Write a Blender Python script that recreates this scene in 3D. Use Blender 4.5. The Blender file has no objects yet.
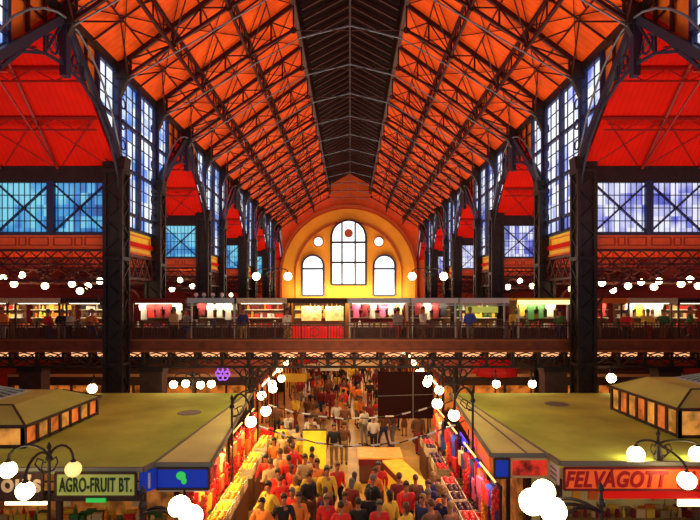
import bpy, bmesh, math, random
from mathutils import Vector, Matrix
random.seed(7)
sc = bpy.context.scene
C = sc.collection
R = math.radians

# ------------------------------------------------------------------ camera
CAMZ = 7.0
cd = bpy.data.cameras.new('camera'); cam = bpy.data.objects.new('camera', cd); C.objects.link(cam)
cam.location = (0, 0, CAMZ); cam.rotation_euler = (R(90), 0, 0)
cd.sensor_width = 36; cd.lens = 27.0; cd.shift_y = 38/700; cd.clip_end = 400
sc.camera = cam
sc.view_settings.view_transform = 'Standard'; sc.view_settings.look = 'None'
sc.view_settings.exposure = 0.0; sc.view_settings.gamma = 1.0
sc.view_settings.use_curve_mapping = False

# ------------------------------------------------------------------ world and lights
w = bpy.data.worlds.new('sky'); sc.world = w; w.use_nodes = True
bg = w.node_tree.nodes['Background']; bg.inputs[0].default_value = (0.92, 0.95, 1.0, 1); bg.inputs[1].default_value = 0.38

def area(name, loc, rot, sx, sy, power, col):
    l = bpy.data.lights.new(name, 'AREA'); l.shape = 'RECTANGLE'; l.size = sx; l.size_y = sy
    l.energy = power; l.color = col
    o = bpy.data.objects.new(name, l); C.objects.link(o); o.location = loc; o.rotation_euler = rot
    return o
UP = (R(180), 0, 0); DOWN = (0, 0, 0)
WARM = (1.0, 0.80, 0.55)
NAVE_UP = 1450
for yy in (16, 29, 43, 57, 70):
    area('nave_fill_up', (0, yy, 7.45), UP, 15, 5, NAVE_UP if yy < 60 else NAVE_UP*0.7, WARM)  # added fill aimed up to brighten the nave roof, no fixture behind it
for s in (-1, 1):
    for yy in (18, 31.5, 45, 58):
        area('aisle_fill_up', (s*15, yy, 8.9), UP, 8, 5, 200, (1, .75, .6))  # added fill for the red aisle roofs, not a fitting of the hall
area('gable_floodlight', (0, 73.6, 7.6), (R(112), 0, 0), 17, .6, 950, (1, .85, .5))
for xx in (-9, 0, 9):
    area('walkway_fill_down', (xx, 24.4, 3.85), DOWN, 8, 1.2, 90, (1, .7, .4))  # added fill under the walkway, lights the crowd below
for yy, p in ((19.5, 1000), (31, 420), (40, 380), (52, 380)):
    area('crowd_fill_down', (0, yy, 6.9 if yy < 30 else 4.2), DOWN, 2.5, 3, p*.26, (1, .72, .34))  # added fill hung in open air to light the crowd and floor

# ------------------------------------------------------------------ materials
MATS = {}
def mat(name, col, rough=.6, metal=0, emit=0, ecol=None, noise=0, scale=4, bump=0, alpha=1, spec=.5):
    m = bpy.data.materials.new(name); m.use_nodes = True
    nt = m.node_tree; p = nt.nodes['Principled BSDF']
    c = (*col, 1)
    p.inputs['Base Color'].default_value = c
    p.inputs['Roughness'].default_value = rough; p.inputs['Metallic'].default_value = metal
    p.inputs['Specular IOR Level'].default_value = spec
    if noise or bump:
        tc = nt.nodes.new('ShaderNodeTexCoord'); n = nt.nodes.new('ShaderNodeTexNoise')
        n.inputs['Scale'].default_value = scale; n.inputs['Detail'].default_value = 5
        nt.links.new(tc.outputs['Object'], n.inputs['Vector'])
        if noise:
            r = nt.nodes.new('ShaderNodeValToRGB')
            r.color_ramp.elements[0].position = .3; r.color_ramp.elements[1].position = .7
            r.color_ramp.elements[0].color = tuple(x*(1-noise) for x in col) + (1,)
            r.color_ramp.elements[1].color = tuple(min(1, x*(1+noise)) for x in col) + (1,)
            nt.links.new(n.outputs['Fac'], r.inputs['Fac']); nt.links.new(r.outputs['Color'], p.inputs['Base Color'])
        if bump:
            b = nt.nodes.new('ShaderNodeBump'); b.inputs['Strength'].default_value = bump
            nt.links.new(n.outputs['Fac'], b.inputs['Height']); nt.links.new(b.outputs['Normal'], p.inputs['Normal'])
    if emit:
        p.inputs['Emission Color'].default_value = (*(ecol or col), 1)
        p.inputs['Emission Strength'].default_value = emit
    if emit and noise:
        r2 = nt.nodes.new('ShaderNodeValToRGB'); ec_ = ecol or col
        r2.color_ramp.elements[0].position = .38; r2.color_ramp.elements[1].position = .62
        r2.color_ramp.elements[0].color = tuple(x*(1-noise) for x in ec_) + (1,); r2.color_ramp.elements[1].color = tuple(x*(1+noise*.6) for x in ec_) + (1,)
        nt.links.new(n.outputs['Fac'], r2.inputs['Fac']); nt.links.new(r2.outputs['Color'], p.inputs['Emission Color'])
    if alpha < 1: p.inputs['Alpha'].default_value = alpha
    MATS[name] = m
    return m

def pane_mat(name, c1, c2, c3, strength, scale):
    """sky lit obscured glass: daylight of varying colour comes through each small pane"""
    m = bpy.data.materials.new(name); m.use_nodes = True
    nt = m.node_tree; p = nt.nodes['Principled BSDF']
    p.inputs['Base Color'].default_value = (.1, .15, .25, 1); p.inputs['Roughness'].default_value = .2
    tc = nt.nodes.new('ShaderNodeTexCoord')
    mp = nt.nodes.new('ShaderNodeMapping'); mp.inputs['Scale'].default_value = scale
    sn = nt.nodes.new('ShaderNodeVectorMath'); sn.operation = 'FLOOR'
    wn = nt.nodes.new('ShaderNodeTexWhiteNoise'); wn.noise_dimensions = '3D'
    no = nt.nodes.new('ShaderNodeTexNoise'); no.inputs['Scale'].default_value = .55; no.inputs['Detail'].default_value = 3
    mx = nt.nodes.new('ShaderNodeMath'); mx.operation = 'MULTIPLY_ADD'; mx.inputs[1].default_value = .35
    r = nt.nodes.new('ShaderNodeValToRGB'); e = r.color_ramp.elements
    e[0].position = .34; e[0].color = (*c1, 1); e[1].position = .76; e[1].color = (*c3, 1)
    x = e.new(.52); x.color = (*c2, 1)
    L = nt.links.new
    L(tc.outputs['Object'], mp.inputs['Vector']); L(mp.outputs['Vector'], sn.inputs[0]); L(sn.outputs['Vector'], wn.inputs['Vector'])
    L(tc.outputs['Object'], no.inputs['Vector'])
    L(wn.outputs['Value'], mx.inputs[0]); L(no.outputs['Fac'], mx.inputs[2])
    L(mx.outputs['Value'], r.inputs['Fac']); L(r.outputs['Color'], p.inputs['Emission Color'])
    p.inputs['Emission Strength'].default_value = strength
    MATS[name] = m
    return m

def board_mat(name, col, scale, noise=.12, line=.55, axis='Y'):
    m = mat(name, col, .62, noise=noise, scale=.8, spec=.08)
    nt = m.node_tree; p = nt.nodes['Principled BSDF']
    src = p.inputs['Base Color'].links[0].from_socket
    tc = nt.nodes.new('ShaderNodeTexCoord')
    wv = nt.nodes.new('ShaderNodeTexWave'); wv.wave_type = 'BANDS'; wv.bands_direction = axis
    wv.inputs['Scale'].default_value = scale; wv.wave_profile = 'SAW'
    r = nt.nodes.new('ShaderNodeValToRGB'); r.color_ramp.elements[0].color = (line, line, line, 1); r.color_ramp.elements[1].color = (1, 1, 1, 1)
    r.color_ramp.elements[1].position = .12
    mul = nt.nodes.new('ShaderNodeMix'); mul.data_type = 'RGBA'; mul.blend_type = 'MULTIPLY'; mul.inputs[0].default_value = 1
    L = nt.links.new
    L(tc.outputs['Object'], wv.inputs['Vector']); L(wv.outputs['Fac'], r.inputs['Fac'])
    L(src, mul.inputs[6]); L(r.outputs['Color'], mul.inputs[7]); L(mul.outputs[2], p.inputs['Base Color'])
    return m

def brick_mat(name, c1, c2, mortar, scale):
    m = mat(name, c1, .85); nt = m.node_tree; p = nt.nodes['Principled BSDF']
    tc = nt.nodes.new('ShaderNodeTexCoord'); mp = nt.nodes.new('ShaderNodeMapping'); mp.inputs['Rotation'].default_value = (R(90), 0, 0)
    b = nt.nodes.new('ShaderNodeTexBrick'); b.inputs['Color1'].default_value = (*c1, 1); b.inputs['Color2'].default_value = (*c2, 1)
    b.inputs['Mortar'].default_value = (*mortar, 1); b.inputs['Scale'].default_value = scale
    nt.links.new(tc.outputs['Object'], mp.inputs['Vector']); nt.links.new(mp.outputs['Vector'], b.inputs['Vector'])
    nt.links.new(b.outputs['Color'], p.inputs['Base Color'])
    return m

roof_m = board_mat('orange_boards', (.86, .088, .008), 1.0, noise=.3)
red_m = board_mat('red_boards', (.72, .010, .003), 1.4, axis='X')
orange_m = mat('orange_panel', (.80, .16, .012), .6, noise=.12, scale=2)
band_m = mat('vermilion_band', (.85, .10, .015), .55, noise=.1, scale=3)
bandd_m = mat('dark_relief', (.35, .03, .01), .6)
yellow_m = mat('yellow_panel', (.95, .62, .03), .55, noise=.1)
iron_m = mat('dark_iron', (.022, .012, .012), .5, .3, noise=.4, scale=3)
irono_m = mat('roof_iron', (.050, .006, .005), .6, .0, noise=.3, scale=3, spec=.2)
gray_m = mat('grey_pipe', (.13, .14, .19), .5, .2, noise=.2)
navy_m = mat('navy_frame', (.010, .014, .07), .5)
redlat_m = mat('red_lattice', (.09, .008, .004), .5, noise=.3)
lant_m = board_mat('lantern_boards', (.012, .002, .0015), 1.0)
wall_m = brick_mat('red_brick', (.30, .025, .012), (.38, .04, .016), (.15, .02, .01), 2.2)
endw_m = mat('ochre_wall', (.90, .34, .018), .7, noise=.08, scale=.6)
endr_m = mat('red_gable_wall', (.85, .11, .015), .7, noise=.12, scale=.6)
arch_m = mat('arch_moulding', (.45, .07, .015), .6)
floor_m = mat('tiled_floor', (.66, .40, .10), .3, noise=.25, scale=1.2)
green_m = mat('green_roof_felt', (.60, .80, .13), .8, noise=.3, scale=.45, spec=.1)
green2_m = mat('yellow_green_felt', (.68, .95, .20), .8, noise=.15, scale=.7, spec=.1)
tan_m = mat('tan_canopy', (.84, .86, .30), .7, noise=.12, scale=.8, spec=.1)
grey_m = mat('grey_edging', (.20, .19, .15), .5)
dark_m = mat('dark_timber', (.05, .018, .012), .6, noise=.3)
rust_m = mat('rust_fascia', (.17, .035, .010), .6, noise=.35, scale=3)
deck_m = mat('peach_soffit', (.75, .38, .18), .6)
cream_m = mat('cream_paint', (.75, .62, .40), .5, noise=.1)
steel_m = mat('pale_steel', (.55, .56, .55), .35, .5)
wglass = pane_mat('clerestory_glass_blue', (.015, .07, .42), (.12, .30, .85), (.95, 1, 1), 1.1, (1, 2.6, 1.2))
wglassr = pane_mat('clerestory_glass_violet', (.03, .05, .32), (.22, .28, .85), (.95, .97, 1), 1.1, (1, 2.6, 1.2))
cglass = pane_mat('aisle_glass_cyan', (.01, .06, .30), (.02, .30, .75), (.22, .75, .95), .8, (3.2, 1, 2))
vglass = pane_mat('aisle_glass_violet', (.02, .03, .28), (.12, .14, .65), (.80, .82, 1), 1.0, (3.2, 1, 2))
eglass = mat('white_daylight_glass', (.8, .85, .9), .2, emit=1.25, ecol=(.95, .97, 1.0))
globe_m = mat('opal_globe', (1, .95, .8), .3, emit=16, ecol=(1, .74, .38))
globe_dim = mat('amber_globe', (1, .75, .3), .3, emit=1.0, ecol=(1, .72, .25))
globe_far = mat('small_opal_globe', (1, .95, .8), .3, emit=4, ecol=(1, .78, .42))
tube_m = mat('fluorescent_tube', (1, 1, .9), .3, emit=5, ecol=(1, .90, .62))
tubew_m = mat('warm_tube', (1, .9, .7), .3, emit=4, ecol=(1, .70, .35))
benchtube_m = mat('amber_tube', (1, .8, .5), .3, emit=1.6, ecol=(1, .55, .15))
hutlit_m = mat('lit_hut_pane', (.6, .2, .05), .2, emit=.42, ecol=(1, .20, .03), noise=.6, scale=2)
hutlit2_m = mat('bright_hut_pane', (.6, .3, .08), .2, emit=.42, ecol=(1, .38, .06), noise=.6, scale=2)
huttop_m = mat('grey_green_glass', (.12, .20, .19), .12, noise=.5, scale=3)
blue_m = mat('blue_sign', (.004, .03, .42), .35, emit=.22, ecol=(0, .06, .8))
redsign_m = mat('red_sign', (.85, .012, .01), .35, emit=.30, ecol=(1, .01, .01))
orsign_m = mat('orange_sign', (.9, .12, .02), .35, emit=.35, ecol=(1, .12, .02))
letred_m = mat('red_letter', (.55, .004, .006), .4)
letbrn_m = mat('cream_letter', (.85, .62, .40), .4)
letgrn_m = mat('black_green_letter', (.008, .03, .015), .5)
agro_m = mat('yellow_green_sign', (.50, .55, .14), .4, emit=.12, ecol=(.5, .6, .1))
white_m = mat('white_board', (.75, .72, .70), .5)
neong_m = mat('green_neon', (.05, .6, .1), .4, emit=.7, ecol=(.02, .5, .08))
neonb_m = mat('violet_blue_neon', (.05, .05, .9), .4, emit=1.1, ecol=(.07, .06, 1))
neonp_m = mat('purple_neon', (.3, .1, .9), .4, emit=1.0, ecol=(.35, .12, .95))
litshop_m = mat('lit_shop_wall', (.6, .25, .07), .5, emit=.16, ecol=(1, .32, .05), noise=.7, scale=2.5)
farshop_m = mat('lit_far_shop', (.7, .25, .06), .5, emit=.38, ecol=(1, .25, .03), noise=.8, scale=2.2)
skin_m = mat('skin', (.40, .15, .07), .6)

# ------------------------------------------------------------------ helpers
class MB:
    def __init__(s): s.v = []; s.f = []
    def box(s, x0, x1, y0, y1, z0, z1):
        b = len(s.v)
        s.v += [(x0,y0,z0),(x1,y0,z0),(x1,y1,z0),(x0,y1,z0),(x0,y0,z1),(x1,y0,z1),(x1,y1,z1),(x0,y1,z1)]
        s.f += [tuple(b+i for i in q) for q in ((0,3,2,1),(4,5,6,7),(0,1,5,4),(1,2,6,5),(2,3,7,6),(3,0,4,7))]
        return s
    def bar(s, a, b, w=.06, h=None):
        h = h or w; a = Vector(a); b = Vector(b); d = b-a
        if d.length < 1e-5: return s
        d.normalize(); up = Vector((0,0,1)) if abs(d.z) < .95 else Vector((0,1,0))
        x = d.cross(up).normalized(); y = x.cross(d).normalized(); n = len(s.v)
        for p in (a, b):
            for i, j in ((-1,-1),(1,-1),(1,1),(-1,1)): s.v.append(tuple(p + x*(i*w/2) + y*(j*h/2)))
        s.f += [tuple(n+i for i in q) for q in ((0,3,2,1),(4,5,6,7),(0,1,5,4),(1,2,6,5),(2,3,7,6),(3,0,4,7))]
        return s
    def poly(s, pts, w=.06, h=None):
        for a, b in zip(pts[:-1], pts[1:]): s.bar(a, b, w, h)
        return s
    def tube(s, pts, rad, n=6, cap=True):
        pts = [Vector(p) for p in pts]; rr = rad if isinstance(rad, (list, tuple)) else [rad]*len(pts)
        b = len(s.v); px = None
        for i, p in enumerate(pts):
            d = (pts[min(i+1, len(pts)-1)] - pts[max(i-1, 0)]).normalized()
            if px is None:
                up = Vector((0,0,1)) if abs(d.z) < .9 else Vector((1,0,0)); px = d.cross(up).normalized()
            else: px = (px - d*px.dot(d)).normalized()
            py = d.cross(px)
            for k in range(n):
                a = 2*math.pi*k/n; s.v.append(tuple(p + (px*math.cos(a) + py*math.sin(a))*rr[i]))
        for i in range(len(pts)-1):
            for k in range(n):
                s.f.append((b+i*n+k, b+i*n+(k+1)%n, b+(i+1)*n+(k+1)%n, b+(i+1)*n+k))
        if cap:
            s.f.append(tuple(b+k for k in reversed(range(n)))); s.f.append(tuple(b+(len(pts)-1)*n+k for k in range(n)))
        return s
    def lathe(s, prof, c=(0,0,0), n=12):
        b = len(s.v)
        for r, z in prof:
            for k in range(n):
                a = 2*math.pi*k/n; s.v.append((c[0]+r*math.cos(a), c[1]+r*math.sin(a), c[2]+z))
        for i in range(len(prof)-1):
            for k in range(n): s.f.append((b+i*n+k, b+i*n+(k+1)%n, b+(i+1)*n+(k+1)%n, b+(i+1)*n+k))
        s.f.append(tuple(b+k for k in reversed(range(n)))); s.f.append(tuple(b+(len(prof)-1)*n+k for k in range(n)))
        return s
    def ball(s, c, r, n=12, m=8, sx=1, sy=1, sz=1):
        b = len(s.v)
        s.v.append((c[0], c[1], c[2]-r*sz))
        for i in range(1, m):
            t = math.pi*i/m
            for k in range(n):
                a = 2*math.pi*k/n
                s.v.append((c[0]+r*sx*math.sin(t)*math.cos(a), c[1]+r*sy*math.sin(t)*math.sin(a), c[2]-r*sz*math.cos(t)))
        s.v.append((c[0], c[1], c[2]+r*sz)); top = len(s.v)-1
        for k in range(n):
            s.f.append((b, b+1+(k+1)%n, b+1+k)); s.f.append((top, top-n+k, top-n+(k+1)%n))
        for i in range(m-2):
            for k in range(n):
                q = b+1+i*n; s.f.append((q+k, q+(k+1)%n, q+n+(k+1)%n, q+n+k))
        return s
    def prism(s, pts, off):
        """polygon extruded along a vector"""
        b = len(s.v); n = len(pts); off = Vector(off)
        s.v += [tuple(p) for p in pts] + [tuple(Vector(p)+off) for p in pts]
        s.f.append(tuple(b+i for i in reversed(range(n)))); s.f.append(tuple(b+n+i for i in range(n)))
        for i in range(n): s.f.append((b+i, b+(i+1)%n, b+n+(i+1)%n, b+n+i))
        return s
    def ring(s, c, r, ax='y', t=.03, n=12):
        pts = []
        for k in range(n+1):
            a = 2*math.pi*k/n
            if ax == 'y': pts.append((c[0]+r*math.cos(a), c[1], c[2]+r*math.sin(a)))
            else: pts.append((c[0], c[1]+r*math.cos(a), c[2]+r*math.sin(a)))
        return s.poly(pts, t)
    def move(s, dx, dy, dz): s.v = [(a+dx, b+dy, c+dz) for a, b, c in s.v]; return s
    def mesh(s, name, m=None, smooth=False):
        me = bpy.data.meshes.new(name); me.from_pydata(s.v, [], s.f); me.validate()
        bm = bmesh.new(); bm.from_mesh(me); bmesh.ops.recalc_face_normals(bm, faces=bm.faces); bm.to_mesh(me); bm.free()
        if m: me.materials.append(m)
        if smooth:
            for p in me.polygons: p.use_smooth = True
        return me
    def build(s, name, m, parent=None, smooth=False):
        o = bpy.data.objects.new(name, s.mesh(name, m, smooth)); C.objects.link(o)
        if parent: o.parent = parent
        return o

def tag(o, label=None, cat=None, group=None, kind=None):
    if label: o['label'] = label
    if cat: o['category'] = cat
    if group: o['group'] = group
    if kind: o['kind'] = kind
    return o
def empty(name, loc=(0,0,0), rz=0):
    o = bpy.data.objects.new(name, None); C.objects.link(o); o.location = loc; o.rotation_euler = (0,0,rz); o.empty_display_size = .1
    return o
def thing(name, label, cat, loc=(0,0,0), rz=0, group=None): return tag(empty(name, loc, rz), label, cat, group)
def struct(o): o['kind'] = 'structure'; return o
def kids(o, table={}): return [c for c in o.children]
def copy_tree(o, parent=None):
    c = o.copy(); C.objects.link(c)
    if parent: c.parent = parent
    for ch in list(o.children): copy_tree(ch, c)
    return c
def text(name, s, size, loc, m, parent, bold=.0, rot=(R(90),0,0), sx=1, shear=0, align='LEFT'):
    cu = bpy.data.curves.new(name, 'FONT'); cu.body = s; cu.size = size; cu.extrude = .012; cu.offset = bold
    cu.space_character = 1.08; cu.shear = shear; cu.align_x = align; cu.materials.append(m)
    o = bpy.data.objects.new('tmp', cu); C.objects.link(o)
    me = bpy.data.meshes.new_from_object(o.evaluated_get(bpy.context.evaluated_depsgraph_get())); bpy.data.objects.remove(o)
    if not me.materials: me.materials.append(m)
    o = bpy.data.objects.new(name, me); C.objects.link(o); o.location = loc; o.rotation_euler = rot; o.scale = (sx, 1, 1)
    o.parent = parent
    return o
ORD = ['first','second','third','fourth','fifth','sixth','seventh','eighth','ninth','tenth','eleventh','twelfth','thirteenth','fourteenth','fifteenth','sixteenth']
SIDE = {-1: 'agro-fruit side', 1: 'red sign side'}

# ------------------------------------------------------------------ layout numbers
P = 13.4; NB = 4.475
YA = [9.1+P*k for k in range(6)]          # far edge of wide bays (column A)
YB = [y+NB for y in YA]                   # near edge of wide bays (column B)
YEND = 76.1
XN = 10.0; XO = 20.0
ZE = 17.0; XL = 2.9; ZL = 22.2; SL = (ZL-ZE)/(XN-XL)
YS = 5.0

# ------------------------------------------------------------------ floor, outer walls
struct(MB().box(-XO, XO, YS, YEND, -.2, 0).build('floor', floor_m))
for s, nm in ((-1,'wall_left'), (1,'wall_right')):
    struct(MB().box(s*XO-.15, s*XO+.15, YS, YEND, 0, 13).build(nm, wall_m))

# nave roof planes
for s, nm in ((-1,'ceiling_left'), (1,'ceiling_right')):
    pts = [(s*(XN+.4), YS, ZE-.4*SL), (s*XL, YS, ZL), (s*XL, YS, ZL+.2), (s*(XN+.4), YS, ZE+.2-.4*SL)]
    struct(MB().prism(pts, (0, YEND-YS, 0)).build(nm, roof_m))
# lantern over the ridge
mb = MB()
for s in (-1, 1):
    mb.box(s*XL-.06, s*XL+.06, YS, YEND, ZL, ZL+1.5)
    mb.prism([(s*(XL+.3), YS, ZL+1.45), (0, YS, ZL+3.0), (0, YS, ZL+3.15), (s*(XL+.3), YS, ZL+1.6)], (0, YEND-YS, 0))
struct(mb.build('ceiling_lantern', lant_m))
mb = MB(); y = YS+.5
while y < YEND:
    for s in (-1, 1):
        mb.bar((s*XL, y, ZL+1.35), (0, y, ZL+2.9), .12, .18)
        mb.bar((s*(XL-.08), y, ZL-.05), (s*(XL-.08), y, ZL+1.45), .1)
    y += 1.12
for s in (-1, 1): mb.bar((s*XL, YS, ZL-.05), (s*XL, YEND, ZL-.05), .22, .35)
mb.bar((0, YS, ZL+2.8), (0, YEND, ZL+2.8), .12, .2)
struct(mb.build('trim_1', mat('lantern_ribs', (.05, .007, .004), .6)))

# ------------------------------------------------------------------ end wall
def arch_pts(cx, hw, z0, zs, y, n=14):
    p = [(cx-hw, y, z0)]
    for k in range(n+1):
        a = math.pi - math.pi*k/n; p.append((cx+hw*math.cos(a), y, zs+hw*math.sin(a)))
    return p + [(cx+hw, y, z0)]
ec = -.2
e = empty('wall_end', (0, 0, 0)); struct(e)
MB().prism([(-XO, YEND, 0), (-XO, YEND, 13), (-XN, YEND, 13), (-XN, YEND, ZE), (-XL, YEND, ZL+.1), (-XL, YEND, ZL+1.5), (0, YEND, ZL+3.1), (XL, YEND, ZL+1.5), (XL, YEND, ZL+.1), (XN, YEND, ZE), (XN, YEND, 13), (XO, YEND, 13), (XO, YEND, 0)], (0, .4, 0)).build('gable_wall', endr_m, e)
# ochre tympanum below the inner arch
MB().prism(arch_pts(ec, 9.6, 0, 10.3, YEND-.25, 24), (0, .24, 0)).build('tympanum', endw_m, e)
for hw, zs, t in ((9.75, 10.6, .28), (7.7, 10.3, .14)):
    q = arch_pts(ec, hw, 0, zs, YEND-.4, 24); MB().poly(q, t, .3).build('arch_moulding', arch_m, e)
def end_window(n, cx, hw, z0, zs, mull, trans):
    r = empty('window_%d' % n); struct(r)
    yy = YEND-.5
    MB().prism(arch_pts(cx, hw, z0, zs, yy, 16), (0, .2, 0)).build('window_pane', eglass, r)
    mb = MB(); q = arch_pts(cx, hw, z0, zs, yy-.05, 16); mb.poly(q+[q[0]], .3, .25)
    top = lambda x: zs + math.sqrt(max(0, hw*hw-(x-cx)**2))
    for m_ in mull: mb.bar((cx+m_, yy-.08, z0), (cx+m_, yy-.08, top(cx+m_)), .22)
    for z in trans: mb.bar((cx-hw, yy-.08, z), (cx+hw, yy-.08, z), .26)
    mb.build('window_frame', navy_m if n != 1 else iron_m, r)
    return r
w1 = end_window(1, ec, 2.5, 8.9, 15.7, (-.95, .95), (12.1, 15.0))
MB().lathe([(.62,0),(.62,.1)], n=14).build('rosette', arch_m, w1).matrix_basis = Matrix.Translation((ec, YEND-.65, 16.3)) @ Matrix.Rotation(R(90), 4, 'X')
end_window(2, ec-5.15, 1.55, 7.4, 11.6, (), (11.2,))
end_window(3, ec+5.15, 1.55, 7.4, 11.6, (), (11.2,))
for i, s in enumerate((-1, 1)):
    r = empty('window_%d' % (4+i)); struct(r)
    q = [(ec+s*4.35+.72*math.cos(2*math.pi*k/16), YEND-.45, 15.1+.72*math.sin(2*math.pi*k/16)) for k in range(16)]
    MB().prism(q, (0, .15, 0)).build('window_pane', eglass, r)
    MB().poly(q+[q[0]], .16).build('window_frame', arch_m, r)

# ------------------------------------------------------------------ roof trusses (15 frames, one every NB metres)
def roof_z(x): return ZE + (XN-abs(x))*SL
def make_truss():
    r = empty('roof_truss')
    mb = MB(); tie = MB(); shs = []
    for s in (-1, 1):
        sh = MB(); shs.append(sh)
        mb.bar((s*10.1, 0, roof_z(10.1)-.12), (s*XL, 0, ZL-.12), .13, .2)
        lc = [(9.8, 16.35), (8.9, 16.95), (7.6, 17.85), (5.2, 19.45), (2.9, 20.75)]
        mb.poly([(s*x, 0, z) for x, z in lc], .11, .13)
        nodes = [9.4, 7.6, 6.4, 5.2, 4.05, 2.9]
        def low(x):
            for (xa, za), (xb, zb) in zip(lc[:-1], lc[1:]):
                if xb <= x <= xa: return za+(zb-za)*(x-xa)/(xb-xa)
            return lc[-1][1]
        for i, x in enumerate(nodes):
            mb.bar((s*x, 0, low(x)), (s*x, 0, roof_z(x)-.2), .08)
            if i: mb.bar((s*nodes[i-1], 0, roof_z(nodes[i-1])-.2), (s*x, 0, low(x)), .05) if i % 2 else mb.bar((s*nodes[i-1], 0, low(nodes[i-1])), (s*x, 0, roof_z(x)-.2), .05)
        for x in (7.6, 5.2, 2.9): mb.ring((s*x, 0, low(x)), .13, 'y', .08, 8)
        # rods dropping from the chord to the longitudinal girders
        tie.bar((s*9.6, 0, 16.3), (s*2.6, 0, 20.35), .045)
        tie.poly([(s*2.6, 0, 20.35), (0, 0, 21.0)], .06)
        sh.box(min(s*9.45, s*10), max(s*9.45, s*10), -.2, .2, 16.35, 17.0)
        sh.prism([(s*9.5, -.1, 16.35), (s*9.88, -.1, 15.5), (s*10, -.1, 15.5), (s*10, -.1, 16.35)], (0, .24, 0))
    tie.bar((0, 0, 21.0), (0, 0, ZL+2.8), .05)
    mb.bar((-XL, 0, 20.75), (XL, 0, 20.75), .04)
    mb.build('chord_lattice', irono_m, r)
    tie.build('tie_rod', gray_m, r); [q.build('bearing_shoe', iron_m, r) for q in shs]
    return r
tr = make_truss(); ys = []
y = YA[0]
while y < YEND-1: ys.append(y); y += P/3
for i, y in enumerate(ys):
    t = tr if i == 0 else copy_tree(tr)
    t.location = (0, y, 0)
    n = len(ys)-1-i
    tag(t, 'iron roof truss spanning the nave, %s in front of the arched end wall' % ORD[n], 'roof truss', 'roof trusses over the nave')

# longitudinal lattice girders and wind bracing between trusses (things, four girders)
for s in (-1, 1):
    for x, nm in ((7.6, 'lower'), (5.2, 'upper')):
        mb = MB(); zt = roof_z(x)-.25; zb = zt-.78
        mb.bar((s*x, YS, zt), (s*x, YEND, zt), .12, .16); mb.bar((s*x, YS, zb), (s*x, YEND, zb), .12, .14)
        y = YA[0]; k = 0; st = P/3/4
        while y < YEND-st:
            mb.bar((s*x, y, zb), (s*x, y, zt), .05)
            mb.bar((s*x, y, zb if k % 2 else zt), (s*x, y+st, zt if k % 2 else zb), .05)
            y += st; k += 1
        o = mb.build('lattice_purlin', irono_m)
        tag(o, '%s long lattice girder under the orange roof slope on the %s' % (nm, SIDE[s]), 'girder', 'roof girders')
    mb = MB()
    for i, y0 in enumerate(ys[:-1]):
        y1 = ys[i+1]
        z = lambda x, d=.12: roof_z(x)-d
        for xa, xb in ((9.7, 7.6), (7.6, 5.2), (5.2, 2.9)):
            mb.bar((s*xa, y0, z(xa)), (s*xb, y1, z(xb)), .035); mb.bar((s*xa, y1, z(xa)), (s*xb, y0, z(xb)), .035)
        ym = (y0+y1)/2
        mb.bar((s*10, ym, z(10)), (s*XL, ym, z(XL)), .05, .07)
        for x in (8.8, 6.4, 4.05): mb.bar((s*x, y0, z(x)), (s*x, y1, z(x)), .05)
        # knee rods from the lower chord out to the slope
        for yy, y2 in ((y0, y0+1.5), (y1, y1-1.5)):
            mb.bar((s*7.6, yy, 17.85), (s*6.4, y2, z(6.4)), .05); mb.bar((s*7.6, yy, 17.85), (s*8.8, y2, z(8.8)), .05)
            mb.bar((s*5.2, yy, 19.45), (s*4.05, y2, z(4.05)), .05)
            mb.bar((s*9.5, yy, 16.5), (s*8.8, y2+(.9 if y2 > yy else -.9), z(8.8)), .06)
    o = mb.build('wind_bracing', irono_m)
    tag(o, 'diagonal iron rods bracing the orange roof slope on the %s' % SIDE[s], 'bracing', 'roof bracing')
    # eaves beam
    struct(MB().box(min(s*9.9, s*10.35), max(s*9.9, s*10.35), YS, YEND, 16.75, 17.15).build('trim_%d' % (3+s), iron_m))

# ------------------------------------------------------------------ columns
def make_column():
    r = empty('iron_column')
    mb = MB(); mb.box(-.30,.30,-.3,.3,.6,12.3)
    for dx, dy in ((.34,.34),(-.34,.34),(.34,-.34),(-.34,-.34)): mb.box(dx-.07, dx+.07, dy-.07, dy+.07, .6, 12.4)
    for k in range(9):
        z = 1.2+k*1.3
        for q in (-1, 1):
            mb.bar((-.34, q*.37, z), (.34, q*.37, z+.65), .05); mb.bar((.34, q*.37, z+.65), (-.34, q*.37, z+1.3), .05)
            mb.bar((q*.37, -.34, z), (q*.37, .34, z+.65), .05); mb.bar((q*.37, .34, z+.65), (q*.37, -.34, z+1.3), .05)
    mb.build('shaft', iron_m, r)
    b = MB(); b.box(-.52, .52, -.42, .42, 0, .45); b.box(-.46, .46, -.41, .41, .45, .62)
    b.build('base', iron_m, r)
    c = MB()
    for z in (4.1, 8.6, 12.3): c.box(-.43, .43, -.42, .42, z, z+.16)
    c.prism([(-.45,-.3,12.45),(.45,-.3,12.45),(.5,-.3,13.0),(-.5,-.3,13.0)], (0,.6,0))
    c.build('capital', iron_m, r)
    u = MB()
    for dx in (-.12, .12): u.box(dx-.05, dx+.05, -.08, .08, 13.0, 16.8)
    for k in range(5): u.bar((-.12, 0, 13.2+k*.66), (.12, 0, 13.53+k*.66), .05); u.bar((.12, 0, 13.53+k*.66), (-.12, 0, 13.86+k*.66), .05)
    u.build('upper_post', navy_m, r)
    # scroll bracket leaning into the nave
    return r
colp = make_column(); first = True
for s in (-1, 1):
    lst = sorted([y for y in YA if y < YEND-1] + [y for y in YB if y < YEND-1])
    for i, y in enumerate(lst):
        c = colp if first else copy_tree(colp); first = False
        c.location = (s*XN, y, 0)
        tag(c, 'dark iron column on the %s, %s from the arched end wall' % (SIDE[s], ORD[len(lst)-1-i]), 'column', 'iron columns along the nave')

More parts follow.
